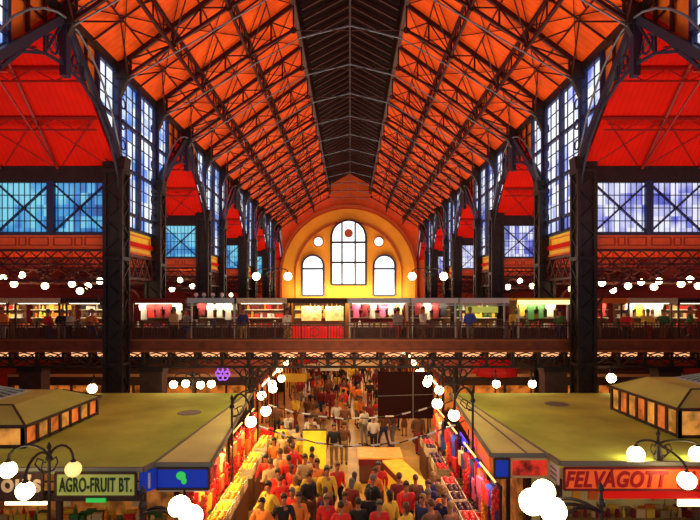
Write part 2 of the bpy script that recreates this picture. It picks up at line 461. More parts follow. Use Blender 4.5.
# ------------------------------------------------------------------ clerestory, gables, aisle roofs, window walls
wn = 10
def gable_z(y, mid): return 16.75 - abs(y-mid)*(16.75-12.9)/(NB)
for s in (-1, 1):
    gl = wglass if s < 0 else wglassr
    gg = cglass if s < 0 else vglass
    for k in range(5):
        ya, yb = YA[k], YB[k]
        m0 = ya-NB; m1 = yb+NB               # middles of the wide bays either side
        g0, g1 = m0+2.75, m1-2.75            # glazed range
        # tall clerestory window
        r = empty('window_%d' % wn); struct(r); wn += 1
        x = s*(XN+.08)
        if k == 0: g0 = max(g0, YS)
        pts = [(x, g0, 16.8), (x, g1, 16.8), (x, g1, gable_z(g1, m1)), (x, yb, 12.9), (x, yb, 10.15), (x, ya, 10.15), (x, ya, 12.9), (x, g0, gable_z(g0, m0))]
        MB().prism(pts, (s*.05, 0, 0)).build('window_pane', gl, r)
        mb = MB(); xf = s*(XN-.02)
        mb.poly(pts+[pts[0]], .16)
        def zb(y):
            return 10.15 if ya <= y <= yb else gable_z(y, m0 if y < ya else m1)
        n = 12
        for i in range(n+1):
            y = g0+(g1-g0)*i/n
            mb.bar((xf, y, zb(y)), (xf, y, 16.8), .14 if i % 3 == 0 else .045)
        for y in (ya, yb, (ya+yb)/2): mb.bar((xf, y, 10.15), (xf, y, 16.8), .22)
        z = 10.8
        while z < 16.7:
            thick = abs((z-10.8) % 1.95) < .1 or abs((z-10.8) % 1.95-1.95) < .1
            a, b = ya, yb
            if z > 12.9: d = (16.75-z)/(16.75-12.9)*NB; a, b = max(g0, m0+d), min(g1, m1-d)
            mb.bar((xf, a, z), (xf, b, z), .14 if thick else .04)
            z += .65
        # scroll rings between the paired mullions
        for i in range(6):
            mb.ring((s*(XN-.06), ya+.5, 11.0+i*.9), .22, 'x', .05, 8); mb.ring((s*(XN-.06), yb-.5, 11.0+i*.9), .22, 'x', .05, 8)
        mb.build('window_frame', navy_m, r)
        # orange infill near the apex of each gable
        mb = MB()
        for (ge, mm) in ((g0, m0), (g1, m1)):
            if mm < YS: continue
            mb.prism([(x, ge, 16.8), (x, mm, 16.8), (x, ge, gable_z(ge, mm))], (s*.06, 0, 0))
        o = mb.build('wall_infill', orange_m); struct(o)
        mb = MB()
        for (ge, mm) in ((g0, m0), (g1, m1)):
            if mm < YS: continue
            sg = 1 if ge > mm else -1
            for d in (.9, 1.8): mb.bar((s*(XN-.03), mm+sg*d, gable_z(mm+d, mm)), (s*(XN-.03), mm+sg*d, 16.8), .1)
            mb.bar((s*(XN-.03), mm+sg*1.0, 16.1), (s*(XN-.03), ge, 16.1), .06)
        struct(mb.build('trim_infill', irono_m))
        # yellow parapet panel under the narrow bay window
        o = MB().box(min(x, x+s*.12), max(x, x+s*.12), ya+.4, yb-.4, 9.12, 10.15).build('wall_panel', yellow_m); struct(o)
        mb = MB()
        mb.poly([(s*(XN+.04), ya+.7, 9.35), (s*(XN+.04), yb-.7, 9.35), (s*(XN+.04), yb-.7, 9.9), (s*(XN+.04), ya+.7, 9.9), (s*(XN+.04), ya+.7, 9.35)], .05)
        mb.bar((s*(XN+.04), ya+.45, 9.1), (s*(XN+.04), yb-.45, 9.1), .08); struct(mb.build('trim_panel', orange_m))
        # low roof over the narrow bay
        struct(MB().box(min(s*XN, s*XO), max(s*XN, s*XO), ya, yb, 9.4, 9.6).build('ceiling_aisle', red_m))
        # lattice under the yellow panel
        mb = MB(); xx = s*XN
        mb.bar((xx, ya, 8.95), (xx, yb, 8.95), .1); mb.bar((xx, ya, 7.9), (xx, yb, 7.9), .1)
        for i in range(6):
            a = ya+NB*i/6; b = ya+NB*(i+1)/6
            mb.bar((xx, a, 7.9), (xx, b, 8.95), .05); mb.bar((xx, b, 7.9), (xx, a, 8.95), .05)
        struct(mb.build('trim_lattice', redlat_m))
        # window walls across the aisle, at column A and column B
        for yy in (ya, yb):
            if yy < 7: continue
            r = empty('window_%d' % wn); struct(r); wn += 1
            x0, x1 = XN+.35, XO-.1
            MB().box(min(s*x0, s*x1), max(s*x0, s*x1), yy, yy+.05, 9.75, 11.95).build('window_pane', gg, r)
            f = MB(); n = 4; pw = (x1-x0)/n
            q = -1 if yy == ya else 1; yf = yy+(q*.07 if q < 0 else .1)
            for i in range(n):
                a = x0+i*pw; b = a+pw
                f.bar((s*a, yf, 9.75), (s*b, yf, 11.95), .13, .06); f.bar((s*a, yf, 11.95), (s*b, yf, 9.75), .13, .06)
                f.bar((s*a, yf, 9.7), (s*a, yf, 12), .26 if i else .3)
                for j in range(1, 10): f.bar((s*(a+pw*j/10), yf+.04, 9.75), (s*(a+pw*j/10), yf+.04, 11.95), .028)
                for z in (10.3, 10.85, 11.4): f.bar((s*a, yf+.04, z), (s*b, yf+.04, z), .035)
            f.box(min(s*x0, s*x1), max(s*x0, s*x1), yf-.08, yf+.08, 9.68, 9.82)
            f.build('window_frame', navy_m, r)
            g = MB(); g.box(min(s*XN, s*x1), max(s*XN, s*x1), yy-.15, yy+.25, 11.92, 12.62); g.build('window_lintel', iron_m, r)
            b_ = MB(); b_.box(min(s*XN, s*x1), max(s*XN, s*x1), yy-.12, yy+.2, 9.1, 9.72); b_.build('orange_band', band_m, r)
            d = MB()
            yq = yy-.14 if q < 0 else yy+.22
            for i in range(4):
                a = x0+i*pw+.12; b = a+pw-.24
                for (aa, bb) in ((a, a+pw*.34), (a+pw*.40, a+pw*.52), (a+pw*.58, b)):
                    d.poly([(s*aa, yq, 9.25), (s*bb, yq, 9.25), (s*bb, yq, 9.58), (s*aa, yq, 9.58), (s*aa, yq, 9.25)], .035)
            d.build('band_relief', bandd_m, r)
            l = MB()
            l.bar((s*XN, yy, 9.05), (s*x1, yy, 9.05), .12); l.bar((s*XN, yy, 8.45), (s*x1, yy, 8.45), .07); l.bar((s*XN, yy, 7.75), (s*x1, yy, 7.75), .1)
            m_ = 16
            for i in range(m_):
                a = XN+(XO-XN)*i/m_; b = XN+(XO-XN)*(i+1)/m_
                l.bar((s*a, yy, 8.45), (s*b, yy, 9.05), .045); l.bar((s*b, yy, 8.45), (s*a, yy, 9.05), .045)
                if i % 2 == 0:
                    l.bar((s*a, yy, 7.75), (s*(2*b-a), yy, 8.45), .05); l.bar((s*(2*b-a), yy, 7.75), (s*a, yy, 8.45), .05)
                    l.ring((s*b, yy, 8.1), .2, 'y', .05, 10)
            # arched brace off the column
            l.poly([(s*(XN+.4), yy, 5.6), (s*(XN+.55), yy, 6.6), (s*(XN+1.0), yy, 7.3), (s*(XN+1.8), yy, 7.75)], .09)
            l.build('window_lattice', redlat_m, r)
    # wide bay: red gable roof, gable truss, arch pipes
    for k in range(6):
        y1 = YA[k]; y0 = y1-2*NB; mid = (y0+y1)/2
        if y1 < 10:
            continue
        zr = 16.8
        mb = MB()
        for sg in (-1, 1):
            mb.prism([(s*XN, mid, zr), (s*XO, mid, zr), (s*XO, mid+sg*NB, 12.5), (s*XN, mid+sg*NB, 12.5)], (0, 0, .15))
        struct(mb.build('ceiling_gable', red_m))
        # faint lattice purlins inside the red roof
        mb = MB()
        for sg in (-1, 1):
            for d in (1.3, 2.7):
                z = zr-(zr-12.5)*d/NB-.12; yy = mid+sg*d
                mb.bar((s*XN, yy, z), (s*XO, yy, z), .09); mb.bar((s*XN, yy, z-.45), (s*XO, yy, z-.45), .07)
                for i in range(12):
                    a = XN+(XO-XN)*i/12; b = a+(XO-XN)/12
                    mb.bar((s*a, yy, z-(.45 if i % 2 else 0)), (s*b, yy, z-(0 if i % 2 else .45)), .035)
            for xq in (12.45, 14.9, 17.35):
                mb.bar((s*xq, mid, zr-.1), (s*xq, mid+sg*NB, 12.45), .1, .14)
                mb.bar((s*xq, mid, zr-1.7), (s*xq, mid+sg*NB, 12.45), .06)
            for xa, xb in ((XN+.1, 12.45), (12.45, 14.9), (14.9, 17.35)):
                mb.bar((s*xa, mid+sg*2.7, zr-2.7), (s*xb, mid+sg*NB, 12.5), .035); mb.bar((s*xb, mid+sg*2.7, zr-2.7), (s*xa, mid+sg*NB, 12.5), .035)
        struct(mb.build('trim_gable_purlins', mat('deep_red_iron_%d%d' % (s, k), (.30, .012, .008), .5)))
        # gable truss on the nave side
        t = thing('gable_truss', 'triangular red gable truss on the %s, %s from the arched end wall' % (SIDE[s], ORD[5-k]), 'roof truss', (0, 0, 0), 0, 'gable trusses beside the nave')
        mb = MB(); xg = s*(XN-.22)
        inner = [(0, 15.0), (1.2, 14.85), (2.4, 14.35), (3.4, 13.4), (4.1, 12.2), (4.35, 11.0)]
        for sg in (-1, 1):
            mb.bar((xg, mid, 16.65), (xg, mid+sg*NB, 12.85), .16, .26)
            mb.poly([(xg, mid+sg*d, z) for d, z in inner], .08, .10)
            for d, z in inner[1:4]:
                mb.bar((xg, mid+sg*d, z), (xg, mid+sg*d, 16.7-d*.86), .08)
            for (d, z), (d2, z2) in zip(inner[:3], inner[1:4]):
                mb.bar((xg, mid+sg*d, 16.6-d*.86), (xg, mid+sg*d2, z2), .06)
                mb.bar((xg, mid+sg*d, z), (xg, mid+sg*d2, 16.6-d2*.86), .045)
            mb.ring((xg, mid+sg*.75, 15.35), .3, 'x', .06, 10)
        mb.box(xg-.12, xg+.12, mid-.15, mid+.15, 14.6, 16.9)
        mb.build('lattice', mat('gable_iron_%d%d' % (s, k), (.014, .012, .035), .5), t)
        mb = MB(); xp = s*(XN-.35)
        for sg in (-1, 1):
            q = []
            for i in range(9):
                a = i/8*math.pi/2
                q.append((xp+s*.1*(1-i/8), mid+sg*(NB*(1-.27*math.sin(a)**2-.73*(1-math.cos(a)))), 11.6+(16.55-11.6)*math.sin(a)))
            mb.tube(q, .04, 6)
            mb.tube([q[-1], (s*9.0, mid+sg*.0, 17.1), (s*7.6, mid, 17.95)], .04, 6)
            pass
        mb.build('arch_pipe', gray_m, t)

# brick dado of the aisles behind the stalls
# ------------------------------------------------------------------ the bridge (cross gallery)
BY0, BY1, DZ = 23.2, 26.5, 4.75
br = thing('gallery_walkway', 'long iron walkway crossing the whole hall with railing, carrying the upper stalls', 'walkway')
MB().box(-XO+.2, XO-.2, BY0, BY1, DZ-.12, DZ).build('deck', deck_m, br)
MB().box(-XO+.2, XO-.2, BY0-.08, BY0, 4.64, 5.12).build('fascia', rust_m, br)
mb = MB(); mb.bar((-XO+.2, BY0-.1, 5.14), (XO-.2, BY0-.1, 5.14), .08); mb.bar((-XO+.2, BY0-.1, 4.66), (XO-.2, BY0-.1, 4.66), .1)
mb.build('fascia_moulding', mat('rust_moulding', (.26, .07, .02), .5), br)
mb = MB(); n = int(2*XO/1.17)
x = -XO+.3; i = 0
while x < XO-.3:
    for yy in (BY0+.05, BY1-.05):
        mb.bar((x, yy, 3.95), (x, yy, 4.64), .13)
        if x+1.17 < XO:
            mb.bar((x, yy, 3.98), (x+1.17, yy, 4.6), .05); mb.bar((x+1.17, yy, 3.98), (x, yy, 4.6), .05)
            mb.ring((x+.585, yy, 4.29), .17, 'y', .045, 10)
            mb.poly([(x+.08, yy, 4.25), (x+.25, yy, 4.5), (x+.585, yy, 4.58), (x+.92, yy, 4.5), (x+1.09, yy, 4.25)], .05)
    x += 1.17
for yy in (BY0+.05, BY1-.05): mb.bar((-XO+.2, yy, 3.95), (XO-.2, yy, 3.95), .14, .1)
mb.build('truss_girder', iron_m, br)
mb = MB()
for z in (5.9, 5.78, 5.2): mb.bar((-XO+.2, BY0, z), (XO-.2, BY0, z), .05)
x = -XO+.3
while x < XO-.2:
    mb.bar((x, BY0, 5.14), (x, BY0, 5.85), .022); x += .13
x = -XO+.3
while x < XO-.2:
    mb.bar((x, BY0, 5.12), (x, BY0, 5.98), .07); mb.ring((x+.585, BY0, 5.5), .2, 'y', .03, 10); x += 1.17
mb.build('railing', mat('brown_railing', (.06, .018, .010), .5), br)
# glowing strips standing in for warm light on the walkway's underside
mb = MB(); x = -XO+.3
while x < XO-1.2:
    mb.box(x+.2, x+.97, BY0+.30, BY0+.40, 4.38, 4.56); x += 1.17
mb.build('soffit_glow', mat('soffit_glow_strip', (1, .7, .5), .4, emit=1.2, ecol=(1, .45, .2)), br)

# fan brackets columns under the bridge
for s, x in ((-1, -4.45), (1, 4.75)):
    t = thing('fan_bracket_column', 'ornate cast iron column with fan brackets under the walkway on the %s' % SIDE[s], 'column', (x, BY0+.45, 0), 0, 'cast iron columns under the walkway')
    MB().lathe([(.28,0),(.28,.3),(.16,.4),(.12,3.0),(.2,3.08),(.13,3.2),(.13,3.9)], n=10).build('shaft', iron_m, t)
    mb = MB()
    for sg in (-1, 1):
        mb.poly([(0,0,2.7),(sg*.25,0,3.2),(sg*.55,0,3.6),(sg*.85,0,3.9)], .07)
        mb.bar((sg*.85,0,3.88),(0,0,3.88), .07); mb.ring((sg*.33,0,3.62), .17, 'y', .045, 10); mb.bar((sg*.3,0,3.88),(sg*.12,0,3.0), .05)
        mb.poly([(0,0,2.9),(0,sg*.2,3.3),(0,sg*.4,3.88)], .05)
    mb.build('fan_bracket', iron_m, t)
for x, nm in ((-14.3, 'behind the glazed roof hut'), (-8.9, 'beside the dark iron column'), (9.2, 'beside the dark iron column'), (14.3, 'behind the glazed roof hut')):
    s = -1 if x < 0 else 1
    t = thing('walkway_pier', 'square brown walkway pier, %s, %s' % (SIDE[s], nm), 'pier', (x, BY0+.6, 0), 0, 'walkway piers')
    MB().box(-.5, .5, -.35, .35, 0, 3.95).build('pier_shaft', dark_m, t)
    mb = MB(); mb.box(-.56, .56, -.41, .41, 3.7, 3.94); mb.box(-.56, .56, -.41, .41, 0, .3); mb.build('pier_band', iron_m, t)

# upper side galleries beyond the bridge
for s in (-1, 1):
    t = struct(empty('floor_gallery'))
    MB().box(min(s*8.4, s*XO), max(s*8.4, s*XO), BY1+.02, YEND-.2, 4.45, DZ).build('gallery_slab', dark_m, t)
    mb = MB(); mb.bar((s*8.4, BY1, 5.8), (s*8.4, YEND-.3, 5.8), .07)
    y = BY1+.1
    while y < YEND-.5: mb.bar((s*8.4, y, DZ), (s*8.4, y, 5.8), .05); y += .6
    mb.build('gallery_railing', iron_m, t)

# ------------------------------------------------------------------ stalls on the bridge
cloth_cols = {'red': (.75, .02, .015), 'black': (.012, .01, .012), 'white': (.68, .60, .48), 'yellow': (.85, .55, .05), 'orange': (.85, .22, .03), 'brown': (.16, .06, .025),
              'navy': (.015, .025, .12), 'cream': (.70, .48, .22), 'green': (.05, .16, .04), 'pink': (.8, .12, .25), 'grey': (.22, .2, .19), 'khaki': (.35, .25, .10), 'maroon': (.22, .012, .015), 'blue': (.03, .08, .5)}
CM = {k: mat('cloth_'+k, v, .75) for k, v in cloth_cols.items()}
def px2x(px, d): return (px-350)*d/525
SY0, SY1 = 24.85, 26.3
stalls = [  # px0, px1, roof material, tube, description
    (-20, 8, 'cream', 1, 'cream roofed upper stall at the agro-fruit end of the walkway'),
    (15, 60, 'cream', 1, 'upper souvenir stall with bright tube lamp above yellow goods'),
    (66, 104, 'brown', 1, 'small brown roofed upper stall next to the dark lattice column'),
    (132, 184, 'maroon', 1, 'upper stall with a long bright tube lamp over red goods'),
    (191, 235, 'grey', 0, 'grey roofed upper stall hung with dark clothes'),
    (238, 285, 'cream', 1, 'upper stall with pale roof and rows of red jars'),
    (290, 345, 'brown', 0, 'upper stall with big red front panel and yellow picture boards'),
    (349, 408, 'grey', 1, 'upper stall under the middle arched window with pink linen'),
    (412, 456, 'white', 0, 'white framed upper stall with dark shelves and white strips'),
    (460, 505, 'white', 0, 'white framed upper stall with a yellow shelf board'),
    (518, 568, 'yellow', 1, 'upper stall with a glowing yellow canopy edge by the iron column'),
    (601, 622, 'orange', 0, 'narrow upper stall with an orange curtain past the iron column'),
    (628, 672, 'cream', 1, 'upper stall hung with yellow and white goods behind a pale roof'),
    (678, 715, 'brown', 1, 'brown roofed upper stall at the end of the red sign side'),
]
roofm = {'cream': cream_m, 'brown': dark_m, 'maroon': CM['maroon'], 'grey': steel_m, 'white': white_m, 'yellow': CM['yellow'], 'orange': CM['orange']}
GROUP_GOODS = 'goods on the upper stalls'
garment_meshes = {}
def garment_mesh():
    mb = MB()
    pts = [(-.1,0,0),(-.24,0,-.10),(-.20,0,-.34),(-.13,0,-.30),(-.15,0,-.72),(.15,0,-.72),(.13,0,-.30),(.20,0,-.34),(.24,0,-.10),(.1,0,0)]
    mb.prism([(a, -.04, c) for a, b, c in pts], (0, .08, 0)); return mb
GAR = garment_mesh().mesh('garment')
for k in ('x',): GAR.materials.append(None)
hk = MB(); hk.bar((-.12,0,-.02),(.12,0,-.02),.02); hk.bar((0,0,0),(0,0,.1),.015); HOOK = hk.mesh('hanger_hook', steel_m)
def slot(o, m): o.material_slots[0].link = 'OBJECT'; o.material_slots[0].material = m
def inst(name, me, m, loc, rz=0, sc_=(1,1,1), parent=None):
    o = bpy.data.objects.new(name, me); C.objects.link(o); o.location = loc; o.rotation_euler = (0,0,rz); o.scale = sc_
    if m: slot(o, m)
    if parent: o.parent = parent
    return o
JAR = MB().lathe([(.05,0),(.06,.02),(.06,.14),(.045,.17),(.045,.2)], n=8).mesh('jar', None); JAR.materials.append(None)
BOT = MB().lathe([(.045,0),(.045,.18),(.015,.25),(.015,.33)], n=8).mesh('bottle', None); BOT.materials.append(None)
BOX = MB().box(-.12,.12,-.06,.06,0,.2)
BOX.box(-.125,.125,-.065,.065,.15,.17); BOX = BOX.mesh('souvenir_box'); BOX.materials.append(None)
DOLL = MB().lathe([(.07,0),(.09,.08),(.075,.17),(.05,.2),(.06,.26),(.04,.32),(.005,.34)], n=10).mesh('painted_doll', None); DOLL.materials.append(None)
NGOOD = 0
goodmats = ['red','white','yellow','orange','cream','maroon','brown','green','pink','navy']
def goods_row(x0, x1, y, z, kinds, cols, place, step=.19):
    global NGOOD
    x = x0
    while x < x1:
        kname, me = random.choice(kinds); c = random.choice(cols)
        o = inst(kname, me, CM[c], (x, y, z), random.uniform(-.2,.2), (1,1,random.uniform(.8,1.2)))
        tag(o, '%s %s on the shelf of the %s' % (c, kname.replace('_', ' '), place), kname.split('_')[-1], '%s %s pieces on the %s' % (c, kname.replace('_', ' '), place)); NGOOD += 1
        x += step*random.uniform(.85,1.3)
def garments(x0, x1, y, z, cols, place, step=.42):
    x = x0; seen = 0
    while x < x1:
        c = random.choice(cols)
        o = inst('hanging_garment', GAR, CM[c], (x, y, z), random.uniform(-.7,.7), (1,1,random.uniform(.8,1.15)))
        inst('hanger_hook', HOOK, None, (0,0,0), 0, (1,1,1), o)
        tag(o, '%s garment hanging in the %s' % (c, place), 'garment', '%s garments in the %s' % (c, place))
        x += step*random.uniform(.8,1.2)
places = ['cream roofed end stall','tube lit yellow goods stall','brown roofed column stall','long tube lamp stall','grey roofed clothes stall','red jar stall','red front panel stall','pink linen stall','white strip stall','yellow shelf board stall','yellow canopy stall','orange curtain stall','yellow and white goods stall','brown roofed end stall']
palettes = [['red','yellow','white'],['yellow','cream','yellow','orange'],['white','brown','black'],['red','red','white','maroon'],['black','navy','maroon','white','grey'],['red','white','maroon','orange'],['yellow','cream','yellow'],['pink','maroon','white','cream'],['white','maroon','black','brown'],['yellow','yellow','green','white'],['red','yellow','white','green'],['orange','red','cream'],['yellow','white','cream','yellow'],['red','brown','cream']]
for i, (p0, p1, rm, tb, desc) in enumerate(stalls):
    x0, x1 = px2x(p0, SY0), px2x(p1, SY0); wd = x1-x0
    t = thing('market_stall', desc, 'stall', (x0, SY0, DZ), 0, 'stalls on the walkway')
    dpt = SY1-SY0; pl = places[i]; cols = palettes[i]
    MB().box(0, wd, dpt-.06, dpt, 0, 2.15).build('back_panel', CM['brown'] if i not in (7,) else CM['maroon'], t)
    MB().box(-.12, wd+.12, -.2, dpt+.02, 2.14, 2.24).build('roof', roofm[rm], t)
    for px_ in (.03, wd-.03): MB().box(px_-.035, px_+.035, -.03, .04, 0, 2.14).build('post', steel_m if rm in ('grey','white','yellow') else dark_m, t)
    MB().box(0, wd, 0, .5, 0, .86).build('counter', redsign_m if i == 6 else dark_m, t)
    MB().box(.08, wd-.08, dpt-.36, dpt-.06, 1.25, 1.28).build('shelf', cream_m, t)
    MB().box(.08, wd-.08, dpt-.36, dpt-.06, 1.65, 1.68).build('shelf', cream_m, t)
    MB().box(-.12, wd+.12, -.24, -.2, 2.0, 2.25).build('roof_fascia', roofm[rm], t)
    if tb: MB().tube([(.15, .02, 2.02), (wd-.15, .02, 2.02)], .045, 8).build('tube_lamp', tube_m, t)
    else: MB().tube([(.3, .3, 2.06), (wd-.3, .3, 2.06)], .03, 8).build('tube_lamp', tubew_m, t)
    area('stall_lamp', (x0+wd/2, SY0+.35, DZ+1.97), (R(20), 0, 0), max(.4, wd-.4), .1, 13*wd, (1, .85, .6))
    if rm in ('grey', 'white'):
        mb = MB(); mb.bar((-.1,-.24,1.92),(wd+.1,-.24,1.92),.04)
        mb.build('front_rail', steel_m, t)
    bx, by = x0, SY0
    K1 = [('souvenir_box', BOX), ('jar', JAR), ('painted_doll', DOLL)]
    goods_row(bx+.25, bx+wd-.2, SY1-.2, DZ+1.28, K1, cols, pl)
    goods_row(bx+.25, bx+wd-.2, SY1-.2, DZ+1.68, [('bottle', BOT), ('jar', JAR), ('souvenir_box', BOX)], cols, pl)
    if i != 6: goods_row(bx+.2, bx+wd-.2, SY0+.2, DZ+.86, K1, cols, pl, .3)
    if i in (3, 4, 7, 8, 10, 11, 12): garments(bx+.35, bx+wd-.3, SY0+.55, DZ+2.02, cols, pl)
    if i == 6:
        for q in range(3): MB().box(.12+q*(wd-.2)/3, .02+(q+1)*(wd-.2)/3, -.06, -.01, .05, .98).build('front_panel', redsign_m, t)
        for q in range(2):
            MB().box(.5+q*1.15, 1.45+q*1.15, .5, .54, 1.15, 1.85).build('picture_board', mat('yellow_board_%d' % q, (.9, .75, .25), .5, emit=.3, ecol=(.9, .7, .15), noise=.5, scale=5), t)
    if i == 9:
        b = MB().box(.3, wd-.3, .1, .14, 1.55, 1.85).build('shelf_board', mat('lime_board', (.65, .70, .12), .5, emit=.3, ecol=(.7, .8, .15)), t)
    if i == 10:
        MB().box(-.1, wd+.1, -.3, -.22, 1.95, 2.15).build('canopy_light', mat('yellow_canopy_light', (1, .9, .4), .5, emit=1.3, ecol=(1, .85, .40)), t)
    if i in (0,):
        pass

# small globes standing on the grey stall roof
GLOBE = MB().ball((0,0,0), 1, 14, 10).mesh('globe', None, True); GLOBE.materials.append(None)
for i, px in enumerate((196, 204, 213, 222, 231)):
    t = thing('roof_globe_lamp', 'small round lamp on the grey stall roof, %s from the red jar stall' % ORD[4-i], 'lamp', (px2x(px, 25), 25.0, DZ+2.24), 0, 'small lamps on the grey roof')
    MB().lathe([(.05,0),(.03,.03),(.03,.08)], n=8).build('stem', steel_m, t)
    inst('globe', GLOBE, globe_far if i == 4 else white_m, (0,0,.16), 0, (.1,.1,.1), t)

# ------------------------------------------------------------------ pendant lamps of the upper aisles
k = 0
for (px, py, yy) in ((3,278,26.2),(14,284,25.6),(22,275,26.4),(45,286,25.4),(72,284,26),(80,291,25.2),(88,286,26.3),(100,281,25.7),(172,289,38.5),(180,280,39.5),(192,286,38.8),
                     (602,283,25.5),(613,290,26.3),(628,286,25.8),(641,282,26.2),(654,287,25.4),(659,281,26.4),(681,284,25.2),(690,279,25.9),(698,286,26.4),(508,287,38.7),(520,281,39.4),(532,286,38.4),
                     (152,290,25.2),(556,289,25.8)):
    x = (px-350)*yy/525; z = 7-(py-298)*yy/525
    if abs(x) < 10.2 and yy < 30: x = math.copysign(10.9, x)
    t = thing('pendant_lamp', 'hanging globe lamp, upper aisle on the %s, %s along the row' % (SIDE[-1 if px < 350 else 1], ORD[k % 16 if px < 350 else (k-11) % 16]), 'lamp', (x, yy, z), 0, 'pendant lamps in the upper aisles')
    zt = 9.4-z if True else 0
    MB().tube([(0,0,.1),(0,0,zt)], .012, 5).build('cord', iron_m, t)
    MB().lathe([(.06,.1),(.05,.16),(.015,.2)], n=8).build('fitting', iron_m, t)
    inst('globe', GLOBE, globe_m, (0,0,0), 0, (.16,)*3 if yy < 30 else (.2,)*3, t)
    k += 1

# ------------------------------------------------------------------ street lamps
def arm_pts(dx, dy, h=.42):
    q = []
    for i in range(9):
        a = i/8*math.pi; f = (1-math.cos(a))/2
        q.append((dx*f, dy*f, h*math.sin(a)*(.9 if i < 8 else 1)))
    return q
def street_lamp(x, y, zg, arms, label, base=0, r=.2, gm=None, dims=(), grp='globe street lamps', htop=.55, low=False):
    t = thing('street_lamp', label, 'lamp', (x, y, base), 0, grp)
    arms = [(a+(0,))[:3] for a in arms]
    H = zg-base
    D = -.42 if low else 0
    mb = MB(); mb.tube([(0,0,0),(0,0,H+.45+D)], .035, 8); mb.lathe([(.11,0),(.11,.1),(.06,.25),(.045,.4)], n=8)
    mb.lathe([(.07,H+.2+D),(.08,H+.25+D),(.05,H+.32+D)], n=8); mb.lathe([(.03,H+.44+D),(.06,H+.5+D),(.005,H+.62+D)], n=8)
    mb.build('post', iron_m, t)
    for i, (dx, dy, dz) in enumerate(arms):
        q = [(a, b, c+H+.22+dz*j/8) for j, (a, b, c) in enumerate(arm_pts(dx, dy, htop))]
        if low: q = [(dx*j/8, dy*j/8, H-.32+(.10+dz)*j/8+.16*math.sin(math.pi*j/8)) for j in range(9)]
        a_ = MB(); a_.tube(q, .028, 6)
        if low: a_.lathe([(.03,0),(.08,.04),(.07,.07)], (dx,dy,H-.24+dz), 8)
        else: a_.lathe([(.07,0),(.06,.05),(.02,.09)], (dx,dy,H+.15+dz), 8)
        sx, sy = dx*.35, dy*.35
        if not low: a_.tube([(0,0,H-.05),(sx*.6,sy*.6,H-.02),(sx,sy,H+.12),(sx*.8,sy*.8,H+.25),(sx*.4,sy*.4,H+.2)], .018, 5)
        a_.build('arm', iron_m, t)
        inst('globe', GLOBE, globe_dim if i in dims else (gm or globe_m), (dx,dy,H+dz), 0, (r,)*3, t)
    return t
street_lamp(-6.62, 11.55, 3.22, ((-.9,0),(0,-.85,-.15),(.28,.48,-.14)), 'three armed globe lamp in front of the agro-fruit sign', dims=(2,), r=.18, htop=.36)
street_lamp(7.62, 12.98, 3.14, ((.98,0),(.12,-.92,-.33),(-.55,0)), 'three armed globe lamp on the roof edge above the long orange-red sign', base=3.0, r=.2, htop=.14)
for i, y in enumerate((9.3, 15.9, 20.0, 24.0)):
    wl = ['standing before the blue corner sign', 'at the front edge of the pale canopy', 'halfway along the stall canopy', 'by the walkway']
    if y > 23: y = 22.6
    street_lamp(4.3 if i == 0 else (3.72 if y < 18 else 4.0), 9.0 if i == 0 else y, 3.65, ((-1.35,-.5,.05),(-1.05,-.6,-.05),(-.8,.5,-.15)) if i == 0 else ((-.75,-.9),(-.95,.75)), 'curved arm globe lamp, red sign side, %s' % wl[i], r=.21 if i == 0 else .165, low=(i == 0))
    street_lamp(-3.75 if i == 0 else (-3.62 if y < 18 else -4.0), y+.2, 3.42, ((.83,-.5),(1.15,-.9)) if i == 0 else ((.75,-.9),(.95,.55)), 'curved arm globe lamp, agro-fruit side, %s' % wl[i], r=.19 if i == 0 else .165, low=(i == 0))
# lamps standing behind the stall blocks
street_lamp(-6.8, 22.75, 3.25, ((-.85,.0),(-.4,.25),(.35,-.1),(.75,.15)), 'four globe lamp behind the flat green roof beside the iron column', r=.17, htop=.3)
street_lamp(6.3, 22.75, 3.3, ((.0,-.15),), 'single small globe lamp behind the green roof, by the fan bracket', r=.17, htop=.2)
street_lamp(7.85, 22.75, 3.3, ((.0,-.15),), 'single small globe lamp behind the green roof near the walkway pier', r=.17, htop=.2)
street_lamp(11.25, 22.75, 3.55, ((-.0,-.15),), 'single globe lamp behind the corner of the glazed roof hut, red sign side', r=.2, htop=.2)
street_lamp(-11.1, 22.75, 3.1, ((.0,-.15),), 'single globe lamp behind the corner of the glazed roof hut, agro-fruit side', r=.2, htop=.2)
for s in (-1, 1):
    street_lamp(s*3.95, 26.62, 8.1, ((-.8,0),(.8,0)), 'tall twin globe lamp rising above the upper stalls on the %s' % SIDE[s], base=0, r=.2, htop=.2)

